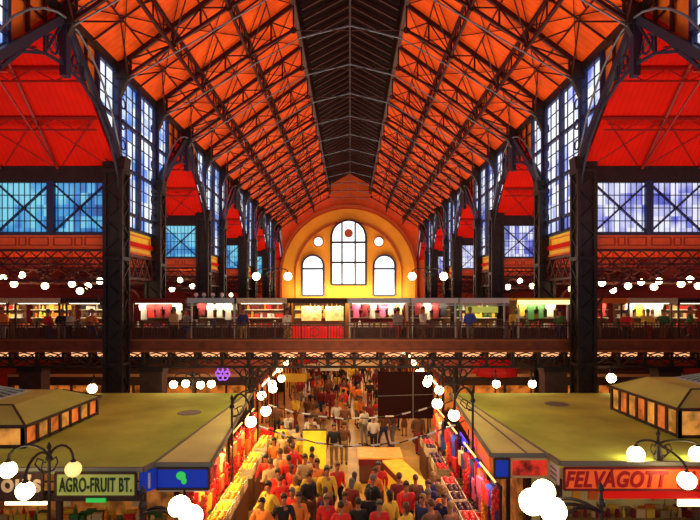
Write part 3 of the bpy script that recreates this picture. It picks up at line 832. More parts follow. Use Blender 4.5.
# ------------------------------------------------------------------ stall blocks with green flat roofs
def hut(t_label, cat_side, xa, xb, y0, y1, z0, zw, zp, inset_x, inset_f, inset_b):
    """glazed roof hut, xa is the edge nearest the nave"""
    s = 1 if xb > xa else -1
    t = thing('roof_hut', t_label, 'roof hut', (0,0,0), 0, 'glazed huts on the green roofs')
    mb = MB(); n = 7
    for i in range(n+1):
        y = y0+(y1-y0)*i/n; mb.box(xa-.05, xa+.05, y-.05, y+.05, z0, zw)
    nx = 5
    for i in range(nx+1):
        x = xa+(xb-xa)*i/nx; mb.box(x-.06, x+.06, y0-.05, y0+.05, z0, zw); mb.box(x-.06, x+.06, y1-.05, y1+.05, z0, zw)
    for z in (z0+.05, zw-.03):
        mb.bar((xa, y0, z), (xa, y1, z), .1, .08); mb.bar((xa, y0, z), (xb, y0, z), .1, .08); mb.bar((xa, y1, z), (xb, y1, z), .1, .08)
    mb.build('frame', dark_m, t)
    for i in range(n):
        a = y0+(y1-y0)*i/n+.05; b = y0+(y1-y0)*(i+1)/n-.05
        MB().box(xa+(.0 if s > 0 else -.03), xa+(.03 if s > 0 else 0), a, b, z0+.09, zw-.07).build('window_pane', hutlit2_m if (i % 2 == (0 if s > 0 else 1)) else hutlit_m, t)
    for i in range(nx):
        a = xa+(xb-xa)*i/nx+.06*s; b = xa+(xb-xa)*(i+1)/nx-.06*s
        MB().box(min(a,b), max(a,b), y0-.015, y0+.015, z0+.09, zw-.07).build('window_pane', hutlit2_m, t)
    o = .12
    A = [(xa-s*o, y0-o, zw), (xb, y0-o, zw), (xb, y1+o, zw), (xa-s*o, y1+o, zw)]
    B = [(xa+s*inset_x, y0+inset_f, zp), (xb, y0+inset_f, zp), (xb, y1-inset_b, zp), (xa+s*inset_x, y1-inset_b, zp)]
    mb = MB(); mb.v = A+B; mb.f = [(0,1,5,4),(1,2,6,5),(2,3,7,6),(3,0,4,7),(4,5,6,7),(3,2,1,0)]
    mb.build('hip_roof', green2_m, t)
    mb = MB(); mb.bar(A[0], B[0], .05); mb.bar(A[3], B[3], .05); mb.poly([A[1], A[0], A[3], A[2]], .07); mb.bar(B[0], B[1], .05)
    mb.build('roof_edge', dark_m, t)
    return t
hut('low glazed hut with lit orange panes on the green roof behind the agro-fruit sign', -1, -8.7, -15, 14.0, 18.0, 3.0, 3.6, 3.92, 1.0, 1.1, .3)
hut('low glazed hut with lit yellow panes on the green roof behind the red sign', 1, 9.4, 16, 15.0, 18.8, 3.0, 3.84, 4.22, 1.0, 1.0, .3)
def skylight(label, x0, x1, y0, y1, z):
    t = thing('glass_skylight', label, 'skylight', (0,0,0), 0, 'glass skylights')
    xm = (x0+x1)/2; s = 1 if x1 > x0 else -1
    mb = MB(); mb.v = [(x0,y0,z),(x1,y0,z),(x1,y1,z),(x0,y1,z),(x0+s*1.0,y0+.6,z+.32),(x1,y0+.6,z+.32),(x1,y1-.6,z+.32),(x0+s*1.0,y1-.6,z+.32)]
    mb.f = [(0,1,5,4),(1,2,6,5),(2,3,7,6),(3,0,4,7),(4,5,6,7),(3,2,1,0)]
    mb.build('glass', huttop_m, t)
    f = MB(); f.poly([(x1,y0,z+.01),(x0,y0,z+.01),(x0,y1,z+.01),(x1,y1,z+.01)], .07)
    for i in range(7):
        u = i/6; a = (x0+(x1-x0)*u, y0, z+.02); b = (x0+s*1.0+(x1-x0-s*1.0)*u, y0+.6, z+.34); f.bar(a, b, .04)
        a2 = (x0, y0+(y1-y0)*u, z+.02); b2 = (x0+s*1.0, y0+.6+(y1-y0-1.2)*u, z+.34); f.bar(a2, b2, .04)
    f.build('frame', mat('pale_green_frame'+label[:3]+str(int(x0)), (.60, .78, .70), .5), t)
skylight('small glass skylight on top of the hut behind the agro-fruit sign', -10.6, -14.8, 15.3, 17.3, 3.92)
skylight('small glass skylight on top of the hut behind the red sign', 11.3, 15.6, 16.4, 18.2, 4.22)

def block_body(t, pts, z=3.0, th=.14, m=green_m):
    MB().prism([(x, y, z-th) for x, y in pts], (0, 0, th)).build('flat_roof', m, t)
# agro-fruit side block
L = thing('stall_block', 'large market stall block with flat green roof and agro-fruit sign', 'stall block')
block_body(L, [(-16, 12.35), (-4.86, 12.35), (-4.75, 12.75), (-4.3, 22.1), (-16, 22.1)])
MB().prism([(-4.74, 12.75, 2.90), (-3.38, 12.75, 2.90), (-4.15, 22.1, 2.90), (-4.31, 22.1, 2.90)], (0,0,.09)).build('canopy', tan_m, L)
mb = MB(); mb.poly([(-4.74,12.7,2.97),(-3.36,12.7,2.97),(-4.12,22.1,2.97)], .07, .1); mb.bar((-4.74,12.75,3.0),(-4.3,22.1,3.0),.05,.05)
mb.poly([(-16,12.3,2.98),(-4.84,12.3,2.98),(-4.74,12.7,2.98)], .1, .1); mb.build('roof_edging', grey_m, L)
MB().box(-16,-4.5,21.9,22.0,0,2.85).build('back_wall', dark_m, L); MB().box(-16,-4.9,15.0,15.1,0,2.85).build('partition_wall', dark_m, L)
MB().box(-16,-5.0,14.85,14.95,0.3,2.5).build('lit_interior', litshop_m, L)
mb = MB()
for x in (-15.9,-12.4,-8.6,-6.95,-4.95): mb.box(x-.06,x+.06,12.5,12.62,0,2.4)
mb.box(-16,-4.9,12.4,12.6,2.2,2.38); mb.box(-16,-4.9,12.45,12.9,0,.95); mb.build('shopfront', dark_m, L)
for y in (14.8, 17.2, 19.6): MB().box(-4.55,-4.45,y-.05,y+.05,0,2.9).build('side_post', dark_m, L)
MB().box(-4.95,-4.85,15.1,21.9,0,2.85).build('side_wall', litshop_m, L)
MB().box(-8.3,-7.3,12.62,12.68,2.02,2.14).build('lamp_strip', tubew_m, L)
MB().lathe([(.42,0),(.40,.012)], (-5.6,18.3,3.0), 14).build('damp_patch', grey_m, L)
# signs on it
def sign(name, label, x0, x1, y, z0, z1, m, parent=None, edge=dark_m):
    t = thing(name, label, 'sign', (0,0,0), 0, None)
    MB().box(x0, x1, y-.06, y, z0, z1).build('panel', m, t)
    mb = MB(); q = y-.07; mb.poly([(x0,q,z0),(x1,q,z0),(x1,q,z1),(x0,q,z1),(x0,q,z0)], .05); mb.build('sign_frame', edge, t)
    return t
t = sign('shop_sign', 'yellow-green sign reading AGRO-FRUIT BT. in dark letters', -6.85, -4.98, 12.28, 2.38, 2.93, agro_m)
text('lettering', 'AGRO-FRUIT BT.', .46, (-5.915, 12.205, 2.50), letgrn_m, t, .008, sx=.46, align='CENTER')
t = sign('shop_sign', 'dark brown sign with cream letters ending in s, beside the agro-fruit sign', -9.8, -7.15, 12.28, 2.30, 2.93, dark_m)
text('lettering', "ou's", .60, (-7.17, 12.205, 2.50), letbrn_m, t, .015, sx=.9, align='RIGHT')
t = sign('shop_sign', 'deep blue sign with a green neon mark at the canopy corner', -4.66, -3.40, 12.72, 2.40, 2.90, blue_m)
mb = MB(); mb.ball((-4.07,12.64,2.72), .12, 10, 6, 1, .25, .9); mb.ball((-4.0,12.64,2.60), .09, 10, 6, .8, .25, 1); mb.build('neon_mark', neong_m, t)
mb = MB(); mb.box(-4.64,-3.42,12.69,12.79,2.32,2.38); mb.build('lower_rail', steel_m, t)
t = thing('shop_sign', 'narrow slanting blue sign between the agro-fruit sign and the corner sign', 'sign')
MB().prism([(-4.94,12.3,2.42),(-4.68,12.7,2.42),(-4.68,12.7,2.9),(-4.94,12.3,2.9)], (.05,-.04,0)).build('panel', blue_m, t)
MB().prism([(-4.80,12.44,2.5),(-4.77,12.49,2.5),(-4.77,12.49,2.86),(-4.80,12.44,2.86)], (.04,-.05,0)).build('light_slot', white_m, t)
t = thing('neon_strip', 'small green neon strip under the agro-fruit sign', 'light')
MB().box(-6.2,-5.75,12.32,12.38,2.2,2.36).build('tube', neong_m, t)

# red sign side block
Rb = thing('stall_block', 'large market stall block with flat green roof and long red sign', 'stall block')
block_body(Rb, [(16, 12.78), (5.12, 12.78), (5.06, 13.5), (4.4, 22.1), (16, 22.1)])
MB().prism([(5.05, 13.5, 2.90), (3.62, 13.5, 2.90), (4.22, 22.1, 2.90), (4.39, 22.1, 2.90)], (0,0,.09)).build('canopy', tan_m, Rb)
mb = MB(); mb.poly([(5.06,13.45,2.97),(3.6,13.45,2.97),(4.2,22.1,2.97)], .07, .1); mb.bar((5.05,13.5,3.0),(4.4,22.1,3.0),.05,.05)
mb.bar((4.55,13.5,3.0),(4.3,22.1,3.0),.04,.04)
mb.poly([(16,12.75,2.98),(5.1,12.75,2.98),(5.05,13.45,2.98)], .1, .1); mb.build('roof_edging', grey_m, Rb)
MB().box(4.5,16,21.9,22.0,0,2.85).build('back_wall', dark_m, Rb); MB().box(5.2,16,15.4,15.5,0,2.85).build('partition_wall', dark_m, Rb)
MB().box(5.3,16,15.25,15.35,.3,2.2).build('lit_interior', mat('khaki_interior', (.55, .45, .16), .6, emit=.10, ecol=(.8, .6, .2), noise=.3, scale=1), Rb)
mb = MB()
for x in (5.2,8.6,12.0,15.9): mb.box(x-.06,x+.06,13.0,13.12,0,2.5)
mb.box(5.1,16,13.0,13.4,0,.95); mb.build('shopfront', dark_m, Rb)
MB().lathe([(.45,0),(.43,.012)], (7.8,19.8,3.0), 14).build('damp_patch', grey_m, Rb)
for y in (15.5, 17.7, 19.9): MB().box(4.62,4.72,y-.05,y+.05,0,2.9).build('side_post', dark_m, Rb)
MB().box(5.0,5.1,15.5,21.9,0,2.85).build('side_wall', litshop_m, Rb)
MB().box(8.1,8.7,12.95,13.0,1.86,2.02).build('lamp_strip', tubew_m, Rb)
t = sign('shop_sign', 'long orange-red sign reading FELVAGOTT in slanted red letters', 5.16, 12.2, 12.72, 2.38, 2.90, orsign_m, edge=CM['maroon'])
text('lettering', 'FELVÁGOTT  SAJT', .52, (5.17, 12.645, 2.455), letred_m, t, .016, sx=.80, shear=.25)
t = thing('awning_board', 'plain bright red board hanging under the long red sign', 'board')
MB().prism([(6.2,12.95,2.05),(13,12.95,2.05),(13,12.8,2.36),(6.0,12.8,2.36)], (0,.05,0)).build('panel', redsign_m, t)
t = sign('shop_sign', 'square red picture sign with orange blotches at the canopy corner', 4.10, 5.04, 13.44, 2.45, 2.90, mat('red_picture', (.85, .025, .012), .5, emit=.3, ecol=(1, .04, .015), noise=.9, scale=4), edge=CM['cream'])
t = sign('shop_sign', 'small plain blue sign next to the red picture sign', 3.68, 4.06, 13.44, 2.42, 2.90, blue_m, edge=dark_m)
t = thing('shop_sign', 'white slanting notice board between the red picture sign and the long red sign', 'sign')
MB().prism([(5.13,13.35,2.42),(5.13,12.85,2.42),(5.13,12.85,2.86),(5.13,13.35,2.86)], (-.05,0,0)).build('panel', white_m, t)
mb = MB()
for z in (2.5,2.62,2.74): mb.box(5.06,5.08,12.92,13.28,z,z+.03)
mb.build('printed_lines', CM['grey'], t)

# side fascia boards along the aisle
t = thing('fascia_sign', 'orange-red slanting fascia board along the aisle below the pale canopy', 'sign')
for a, b in ((13.8, 15.6), (15.8, 17.8), (18.0, 21.5)):
    xa = 3.64+.6*(a-13.5)/8.6; xb = 3.64+.6*(b-13.5)/8.6
    MB().prism([(xa,a,2.42),(xb,b,2.42),(xb,b,2.88),(xa,a,2.88)], (.04,0,0)).build('panel', orsign_m, t)
t = thing('neon_strip', 'violet-blue neon strip below the orange fascia along the aisle', 'light')
MB().prism([(3.62,14.6,2.12),(3.8,18.2,2.12),(3.8,18.2,2.36),(3.62,14.6,2.36)], (.04,0,0)).build('tube', neonb_m, t)
MB().bar((3.7,16.4,2.34),(3.7,16.4,2.9),.03).build('bracket', iron_m, t)

# goods seen inside the two shopfronts
for nm, xa, xb, y, cols in (('agro-fruit shopfront', -9.6, -5.3, 14.3, ['red','orange','yellow','cream','green']), ('red sign shopfront', 5.6, 10.6, 14.6, ['orange','cream','khaki','maroon','yellow'])):
    t = thing('shop_counter', 'long dark counter loaded with goods inside the %s' % nm, 'counter')
    MB().box(xa-.2, xb+.2, y-.3, y+.3, 0, .9).build('counter_body', dark_m, t)
    MB().box(xa-.22, xb+.22, y-.34, y+.34, .9, .95).build('counter_top', CM['khaki'], t)
    goods_row(xa, xb, y-.1, .95, [('souvenir_box', BOX), ('bottle', BOT), ('jar', JAR)], cols, nm+' counter', .2)
    goods_row(xa, xb, y+.18, .95, [('bottle', BOT), ('souvenir_box', BOX)], cols, nm+' counter', .2)
    r0 = thing('hanging_rail', 'iron rail under the roof of the %s' % nm, 'rail'); yr = 13.3 if xa < 0 else 13.7
    MB().bar((xa, yr, 2.35), (xb, yr, 2.35), .04).build('rod', iron_m, r0)
    mb = MB(); [mb.bar((q, yr, 2.35), (q, yr, 2.86), .03) for q in (xa+.1, (xa+xb)/2, xb-.1)]; mb.build('hanger', iron_m, r0)
    x = xa+.3
    while x < xb:
        c = random.choice(cols); o = inst('hanging_garment', GAR, CM[c], (x, yr, 2.28), random.uniform(-.6,.6), (.8,1,.75)); inst('hanger_hook', HOOK, None, (0,0,0), 0, (1,1,1), o)
        tag(o, '%s garment hanging in the %s' % (c, nm), 'garment', '%s garments in the %s' % (c, nm)); x += random.uniform(.35,1.1)

# further blocks beyond the bridge
for s in (-1, 1):
    for k, (y0, y1) in enumerate(((27.6, 34.5), (39, 47), (52, 60))):
        nmk = ['just beyond the walkway', 'second beyond the walkway', 'farther down beside the far aisle'][k]
        t = thing('stall_block', 'lower flat roofed stall block %s on the %s' % (nmk, SIDE[s]), 'stall block')
        x0, x1 = s*4.9, s*18
        if k == 0: x0 = s*4.9
        MB().box(min(x0,x1), max(x0,x1), y0, y1, 2.85, 3.0).build('flat_roof', deck_m if k == 0 else tan_m, t)
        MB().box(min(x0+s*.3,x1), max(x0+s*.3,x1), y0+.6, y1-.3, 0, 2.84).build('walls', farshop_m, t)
        mb = MB()
        for i in range(9):
            x = x0+(x1-x0)*i/8; mb.box(x-.05, x+.05, y0+.1, y0+.2, 0, 2.85)
        mb.box(min(x0,x1), max(x0,x1), y0+.1, y0+.5, 0, 1.0); mb.box(min(x0,x1), max(x0,x1), y0+.02, y0+.1, 2.4, 2.85)
        mb.build('front_frame', dark_m, t)
        mb = MB()
        for i in range(5):
            y = y0+(y1-y0)*i/4; mb.box(x0-.05, x0+.05, y-.05, y+.05, 0, 2.85)
        mb.box(x0-.1, x0+.1, y0, y1, 2.45, 2.85); mb.build('side_frame', CM['maroon'], t)
        MB().box(min(x0-s*.12,x0-s*.16), max(x0-s*.12,x0-s*.16), y0+.5, y1-.5, 2.2, 2.3).build('lamp_strip', tubew_m, t)

t = thing('neon_sign', 'purple neon flower sign below the walkway', 'sign', (-6.4, 26.4, 3.2))
mb = MB()
for a in range(6): mb.ring((.22*math.cos(a*1.05), 0, .22*math.sin(a*1.05)), .14, 'y', .05, 10)
mb.build('tube', neonp_m, t); MB().bar((0,.02,-.3),(0,.02,.75),.04).build('bracket', iron_m, t)
# red dome tent
t = thing('dome_tent', 'round dark red dome tent behind the green roof below the walkway', 'tent', (7.7, 28.2, 3.0))
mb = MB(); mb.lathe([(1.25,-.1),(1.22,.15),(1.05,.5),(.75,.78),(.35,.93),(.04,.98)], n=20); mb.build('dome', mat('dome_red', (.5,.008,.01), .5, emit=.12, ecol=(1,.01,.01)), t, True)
mb = MB()
for k in range(10):
    a = 2*math.pi*k/10; mb.poly([(r_*math.cos(a)*1.01, r_*math.sin(a)*1.01, z) for r_, z in ((1.25,-.1),(1.22,.15),(1.05,.5),(.75,.78),(.35,.93))], .03)
mb.build('seam', CM['maroon'], t)
# dark hanging board
t = thing('hanging_board', 'big dark red board hung below the walkway over the aisle', 'board', (2.4, 22.95, 0))
MB().box(-1.18, 1.22, -.04, .04, 1.74, 3.78).build('panel', mat('dark_red_board', (.022,.004,.003), .7, spec=.1), t)
mb = MB(); mb.bar((0.35,-.05,1.74),(0.35,-.05,3.78),.03); mb.bar((-1.18,-.05,2.72),(1.22,-.05,2.8),.02); mb.build('seam_strip', CM['grey'], t)
mb = MB(); mb.bar((-1.0,0,3.78),(-1.0,.3,3.96),.02); mb.bar((1.0,0,3.78),(1.0,.3,3.96),.02); mb.build('hanger', iron_m, t)
# hanging yellow lit banner
t = thing('lit_banner', 'glowing yellow banner hanging beside the red bags in the aisle', 'banner', (-1.3, 19.2, 0))
MB().box(-.42,.42,-.04,.04,.75,2.15).build('panel', mat('yellow_lit', (.9,.6,.03), .5, emit=.7, ecol=(1,.62,.02), noise=.25, scale=2), t)
mb = MB(); mb.bar((-.45,0,2.17),(.45,0,2.17),.05)
for q in (-.4,.4): mb.bar((q,0,0),(q,0,2.17),.04)
mb.build('stand', iron_m, t)
# garland cables over the aisle
for i, (a, b, sag, lab) in enumerate((((-3.9,20.8,3.0),(4.05,20.8,2.95),.75,'silver tinsel garland sagging across the aisle near the walkway'), ((-3.6,17.2,3.1),(3.75,17.2,3.0),.9,'dark twisted cable with silver wraps crossing the aisle'))):
    t = thing('tinsel_garland', lab, 'garland')
    q = []
    for k in range(25):
        u = k/24; q.append((a[0]+(b[0]-a[0])*u, a[1]+.05*math.sin(k), a[2]+(b[2]-a[2])*u-sag*4*u*(1-u)+.02*math.sin(k*2.1)))
    MB().tube(q, .022, 5).build('cable', iron_m, t)
    for k in range(2, 23, 2): MB().tube([q[k], q[k+1]], .035, 6).build('wrap', steel_m, t)

# ------------------------------------------------------------------ aisle counters
def counter(label, x, y, rz, L_, W, H, topm, bodym):
    t = thing('sales_counter', label, 'counter', (x,y,0), rz)
    MB().box(-L_/2,L_/2,-W/2,W/2,H-.06,H).build('top', topm, t)
    MB().box(-L_/2+.06,L_/2-.06,-W/2+.06,W/2-.06,.08,H-.06).build('body', bodym, t)
    mb = MB(); mb.box(-L_/2+.02,L_/2-.02,-W/2+.03,-W/2+.06,H-.3,H-.07); mb.build('front_band', CM['maroon'], t)
    MB().box(-L_/2+.1,L_/2-.1,-W/2+.1,W/2-.1,0,.08).build('plinth', dark_m, t)
    return t
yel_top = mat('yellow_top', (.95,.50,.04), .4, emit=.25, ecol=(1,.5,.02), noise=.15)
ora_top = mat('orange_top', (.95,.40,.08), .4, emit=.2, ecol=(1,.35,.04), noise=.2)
counter('low counter with orange top and dark red band in the middle of the aisle', 1.15, 20.4, 0, 1.7, 1.4, 1.0, ora_top, CM['brown'])
counter('long counter with glowing yellow top running along the aisle', 2.0, 17.9, R(-76), 3.6, .75, .95, yel_top, yel_top)

# ------------------------------------------------------------------ side displays along the aisle
PEP = MB()
for k in range(26):
    a = k*2.4; z = -k*.03; PEP.ball((.07*math.cos(a), .07*math.sin(a), z-.05), .055, 6, 4, 1, 1, 1.6)
PEP = PEP.mesh('pepper_garland', None, True); PEP.materials.append(None)
BAG = MB(); BAG.prism([(-.16,-.07,0),(.16,-.07,0),(.19,-.07,.42),(-.19,-.07,.42)], (0,.14,0)); BAG.poly([(-.08,0,.42),(-.06,0,.58),(.06,0,.58),(.08,0,.42)], .02); BAG = BAG.mesh('carrier_bag'); BAG.materials.append(None)
CRT = MB()
for z in (.02,.13,.24):
    for q in (-1,1): CRT.box(-.3,.3,q*.2-.01,q*.2+.01,z,z+.08); CRT.box(q*.3-.01,q*.3+.01,-.2,.2,z,z+.08)
CRT.box(-.3,.3,-.2,.2,0,.02); CRT = CRT.mesh('fruit_crate'); CRT.materials.append(None)
FR = MB().ball((0,0,0), .065, 8, 6).mesh('fruit', None, True); FR.materials.append(None)
fruitm = {'lemon': mat('lemon_skin', (.95,.75,.03), .4), 'orange': mat('orange_skin', (.95,.32,.02), .4), 'red apple': mat('apple_skin', (.7,.02,.02), .3), 'plum': mat('plum_skin', (.05,.008,.02), .3), 'green apple': mat('green_apple_skin', (.35,.6,.05), .3)}
ci = 0
def display(s, x, y, wid, lamp_lab):
    """stepped display bench facing the aisle"""
    t = thing('display_bench', lamp_lab, 'display bench', (x, y, 0), 0, 'display benches along the aisle')
    for k, (a, b, h) in enumerate(((0, .45, .75), (.45, .9, 1.05))):
        x0, x1 = -s*a+s*.9*0, -s*b
        MB().box(min(s*(.9-b), s*(.9-a)), max(s*(.9-b), s*(.9-a)), -wid/2, wid/2, 0, h).build('step', dark_m if k == 0 else CM['brown'], t)
    mb = MB()
    for q in (-wid/2+.05, wid/2-.05): mb.bar((s*.8,q,0),(s*.8,q,2.45),.05)
    mb.bar((s*.8,-wid/2,2.4),(s*.8,wid/2,2.4),.05); mb.bar((s*.8,-wid/2,1.9),(s*.8,wid/2,1.9),.04)
    mb.build('hanging_rail', iron_m, t)
    area('bench_fill', (x+s*.5, y, 2.44), (0, R(-25)*s*-1, 0), .12, wid-.4, 60 if s < 0 else 26, (1, .70, .25) if s < 0 else (1, .6, .45))  # added fill over the bench to brighten its goods
    MB().tube([(s*.7,-wid/2+.2,2.5),(s*.7,wid/2-.2,2.5)], .03, 6).build('tube_lamp', benchtube_m, t)
fn = ['lemon','orange','red apple','green apple']
bx_l = {-1: -3.2, 1: 2.75}
for s in (-1, 1):
    for j, y in enumerate((13.6, 15.6, 18.2, 20.6)):
        x = bx_l[s]-(0 if s < 0 else -.1)
        wl = ['first','second','third','fourth'][j]
        display(s, x, y, 1.9, 'stepped display bench on the %s, %s going toward the walkway' % (SIDE[s], wl))
        # hanging things on the rails (two heights)
        xr = x+s*.8
        for zz in (2.36, 1.86):
            yy = y-.8
            while yy < y+.85:
                r_ = random.random()
                if s < 0 and r_ < .45 or s > 0 and r_ < .15:
                    o = inst('pepper_garland', PEP, fruitm['red apple'] if random.random() < .8 else fruitm['orange'], (xr-s*.1, yy, zz), random.random()*6)
                    tag(o, 'string of dried %s peppers on the %s rail, %s, %s bench' % ('red' if o.material_slots[0].material == fruitm['red apple'] else 'orange', 'upper' if zz > 2 else 'lower', SIDE[s], wl), 'pepper string', 'pepper strings on the %s %s bench %s' % (SIDE[s], wl, 'upper' if zz > 2 else 'lower'))
                elif r_ < .75:
                    c = random.choice(['red','orange','yellow','maroon','cream'] if s < 0 else ['pink','red','maroon','blue','navy','orange'])
                    o = inst('hanging_garment', GAR, CM[c], (xr-s*.1, yy, zz+.0), R(90)+random.uniform(-.5,.5), (.9,1,.8)); inst('hanger_hook', HOOK, None, (0,0,-.0), 0, (1,1,1), o)
                    tag(o, '%s garment hanging on the %s, %s bench' % (c, SIDE[s], wl), 'garment', '%s garments hanging, %s, %s bench' % (c, SIDE[s], wl))
                else:
                    c = random.choice(['red','orange','yellow','red'] if s < 0 else ['pink','red','cream','navy'])
                    o = inst('carrier_bag', BAG, CM[c], (xr-s*.14, yy, zz-.58), R(90)+random.uniform(-.3,.3))
                    tag(o, '%s carrier bag hanging on the %s, %s bench' % (c, SIDE[s], wl), 'bag', '%s bags on the %s %s bench' % (c, SIDE[s], wl))
                yy += random.uniform(.24,.36)
        # crates of fruit on the steps
        for st, (dx, h) in enumerate(((.67, .75), (.22, 1.05))):
            for q in (-.62, 0, .62):
                if st == 0 and s > 0 and q == 0: continue
                f = fn[(ci*7+st+j) % 2] if s < 0 else ('plum', 'red apple', 'plum')[(ci+st) % 3]
                cx, cy, cz = x+s*(.9-dx if st == 1 else .9-dx), y+q, h
                # step nearest the aisle is the lower one
                cx = x+s*(.22 if h > .9 else .68)
                cr = inst('fruit_crate', CRT, cream_m if ci % 2 else CM['khaki'], (cx, cy, cz), R(90))
                spot = 'middle' if q == 0 else ('camera side' if q < 0 else 'walkway side')
                tag(cr, 'crate of %ss, %s, %s step, %s bench, %s' % (f, spot, 'upper' if h > .9 else 'lower', wl, SIDE[s]), 'crate', 'fruit crates')
                for a in range(3):
                    for b in range(2):
                        o = inst('fruit', FR, fruitm[f], (cx+(b-.5)*.17+random.uniform(-.02,.02), cy+(a-1)*.18+random.uniform(-.02,.02), cz+.3), random.random()*6, (1.3,1.3,1.25))
                        tag(o, '%s heaped in a crate on the %s, %s bench %s step' % (f, SIDE[s], wl, 'upper' if h > .9 else 'lower'), 'fruit', '%ss on the %s %s bench %s step' % (f, SIDE[s], wl, 'upper' if h > .9 else 'lower'))
                ci += 1

# ------------------------------------------------------------------ people
def skin_mesh(name, verts, edges, rads, root=0, lev=1):
    me = bpy.data.meshes.new(name); me.from_pydata(verts, edges, [])
    o = bpy.data.objects.new('tmp', me); C.objects.link(o)
    md = o.modifiers.new('skin', 'SKIN'); md.use_smooth_shade = True; md.branch_smoothing = .3
    if not me.skin_vertices:
        raise RuntimeError('no skin layer')
    for i, sv in enumerate(me.skin_vertices[0].data):
        r_ = rads[i]; sv.radius = r_ if isinstance(r_, tuple) else (r_, r_); sv.use_root = (i == root)
    sb = o.modifiers.new('sub', 'SUBSURF'); sb.levels = lev; sb.render_levels = lev
    dg = bpy.context.evaluated_depsgraph_get(); ev = o.evaluated_get(dg)
    out = bpy.data.meshes.new_from_object(ev)
    bpy.data.objects.remove(o); out.name = name
    for p in out.polygons: p.use_smooth = True
    out.materials.clear(); out.materials.append(None)
    return out
def skeleton(pose):
    J = dict(pel=(0,0,.95), sp=(0,.01,1.15), ch=(0,0,1.36), nk=(0,0,1.50), hd0=(0,-.02,1.58), hd1=(0,-.02,1.70))
    st, ar, el, wide = pose['stride'], pose['arm'], pose['elbow'], pose.get('wide', 1)
    for s, n in ((-1,'L'),(1,'R')):
        k = st*s
        J['hp'+n] = (s*.09,0,.92); J['kn'+n] = (s*.10,-k*.16-.03,.50); J['an'+n] = (s*.10,-k*.30+.03,.09 + (.06 if k < -.3 else 0)); J['to'+n] = (s*.11,-k*.30-.13,.04+(.0 if k > -.3 else .02))
        J['sh'+n] = (s*.19*wide,0,1.42); J['eb'+n] = (s*.25*wide, ar[0 if s<0 else 1]*.15+.02, 1.14)
        e_ = el[0 if s<0 else 1]
        J['wr'+n] = (s*(.25-.06*e_), ar[0 if s<0 else 1]*.15-.24*e_-.03, .92+.20*e_)
        J['ha'+n] = (s*(.25-.09*e_), ar[0 if s<0 else 1]*.15-.31*e_-.04, .84+.27*e_)
    return J
E_ALL = [('pel','sp'),('sp','ch'),('ch','nk'),('nk','hd0'),('hd0','hd1')]
for n in 'LR': E_ALL += [('pel','hp'+n),('hp'+n,'kn'+n),('kn'+n,'an'+n),('an'+n,'to'+n),('ch','sh'+n),('sh'+n,'eb'+n),('eb'+n,'wr'+n),('wr'+n,'ha'+n)]
RAD = dict(pel=(.13,.10),sp=(.12,.09),ch=(.14,.10),nk=.052,hd0=(.075,.085),hd1=(.08,.095),hp=.085,kn=.055,an=.038,to=.04,sh=.06,eb=.042,wr=.028,ha=.038)
def graph(J, edges, scale=1.0, over={}):
    names = []; [names.append(a) for e_ in edges for a in e_ if a not in names]
    vs = [J[a] for a in names]; ed = [(names.index(a), names.index(b)) for a, b in edges]
    rr = []
    for a in names:
        r_ = over.get(a, over.get(a[:2], RAD.get(a, RAD.get(a[:2]))))
        rr.append(tuple(q*scale for q in r_) if isinstance(r_, tuple) else r_*scale)
    return vs, ed, rr
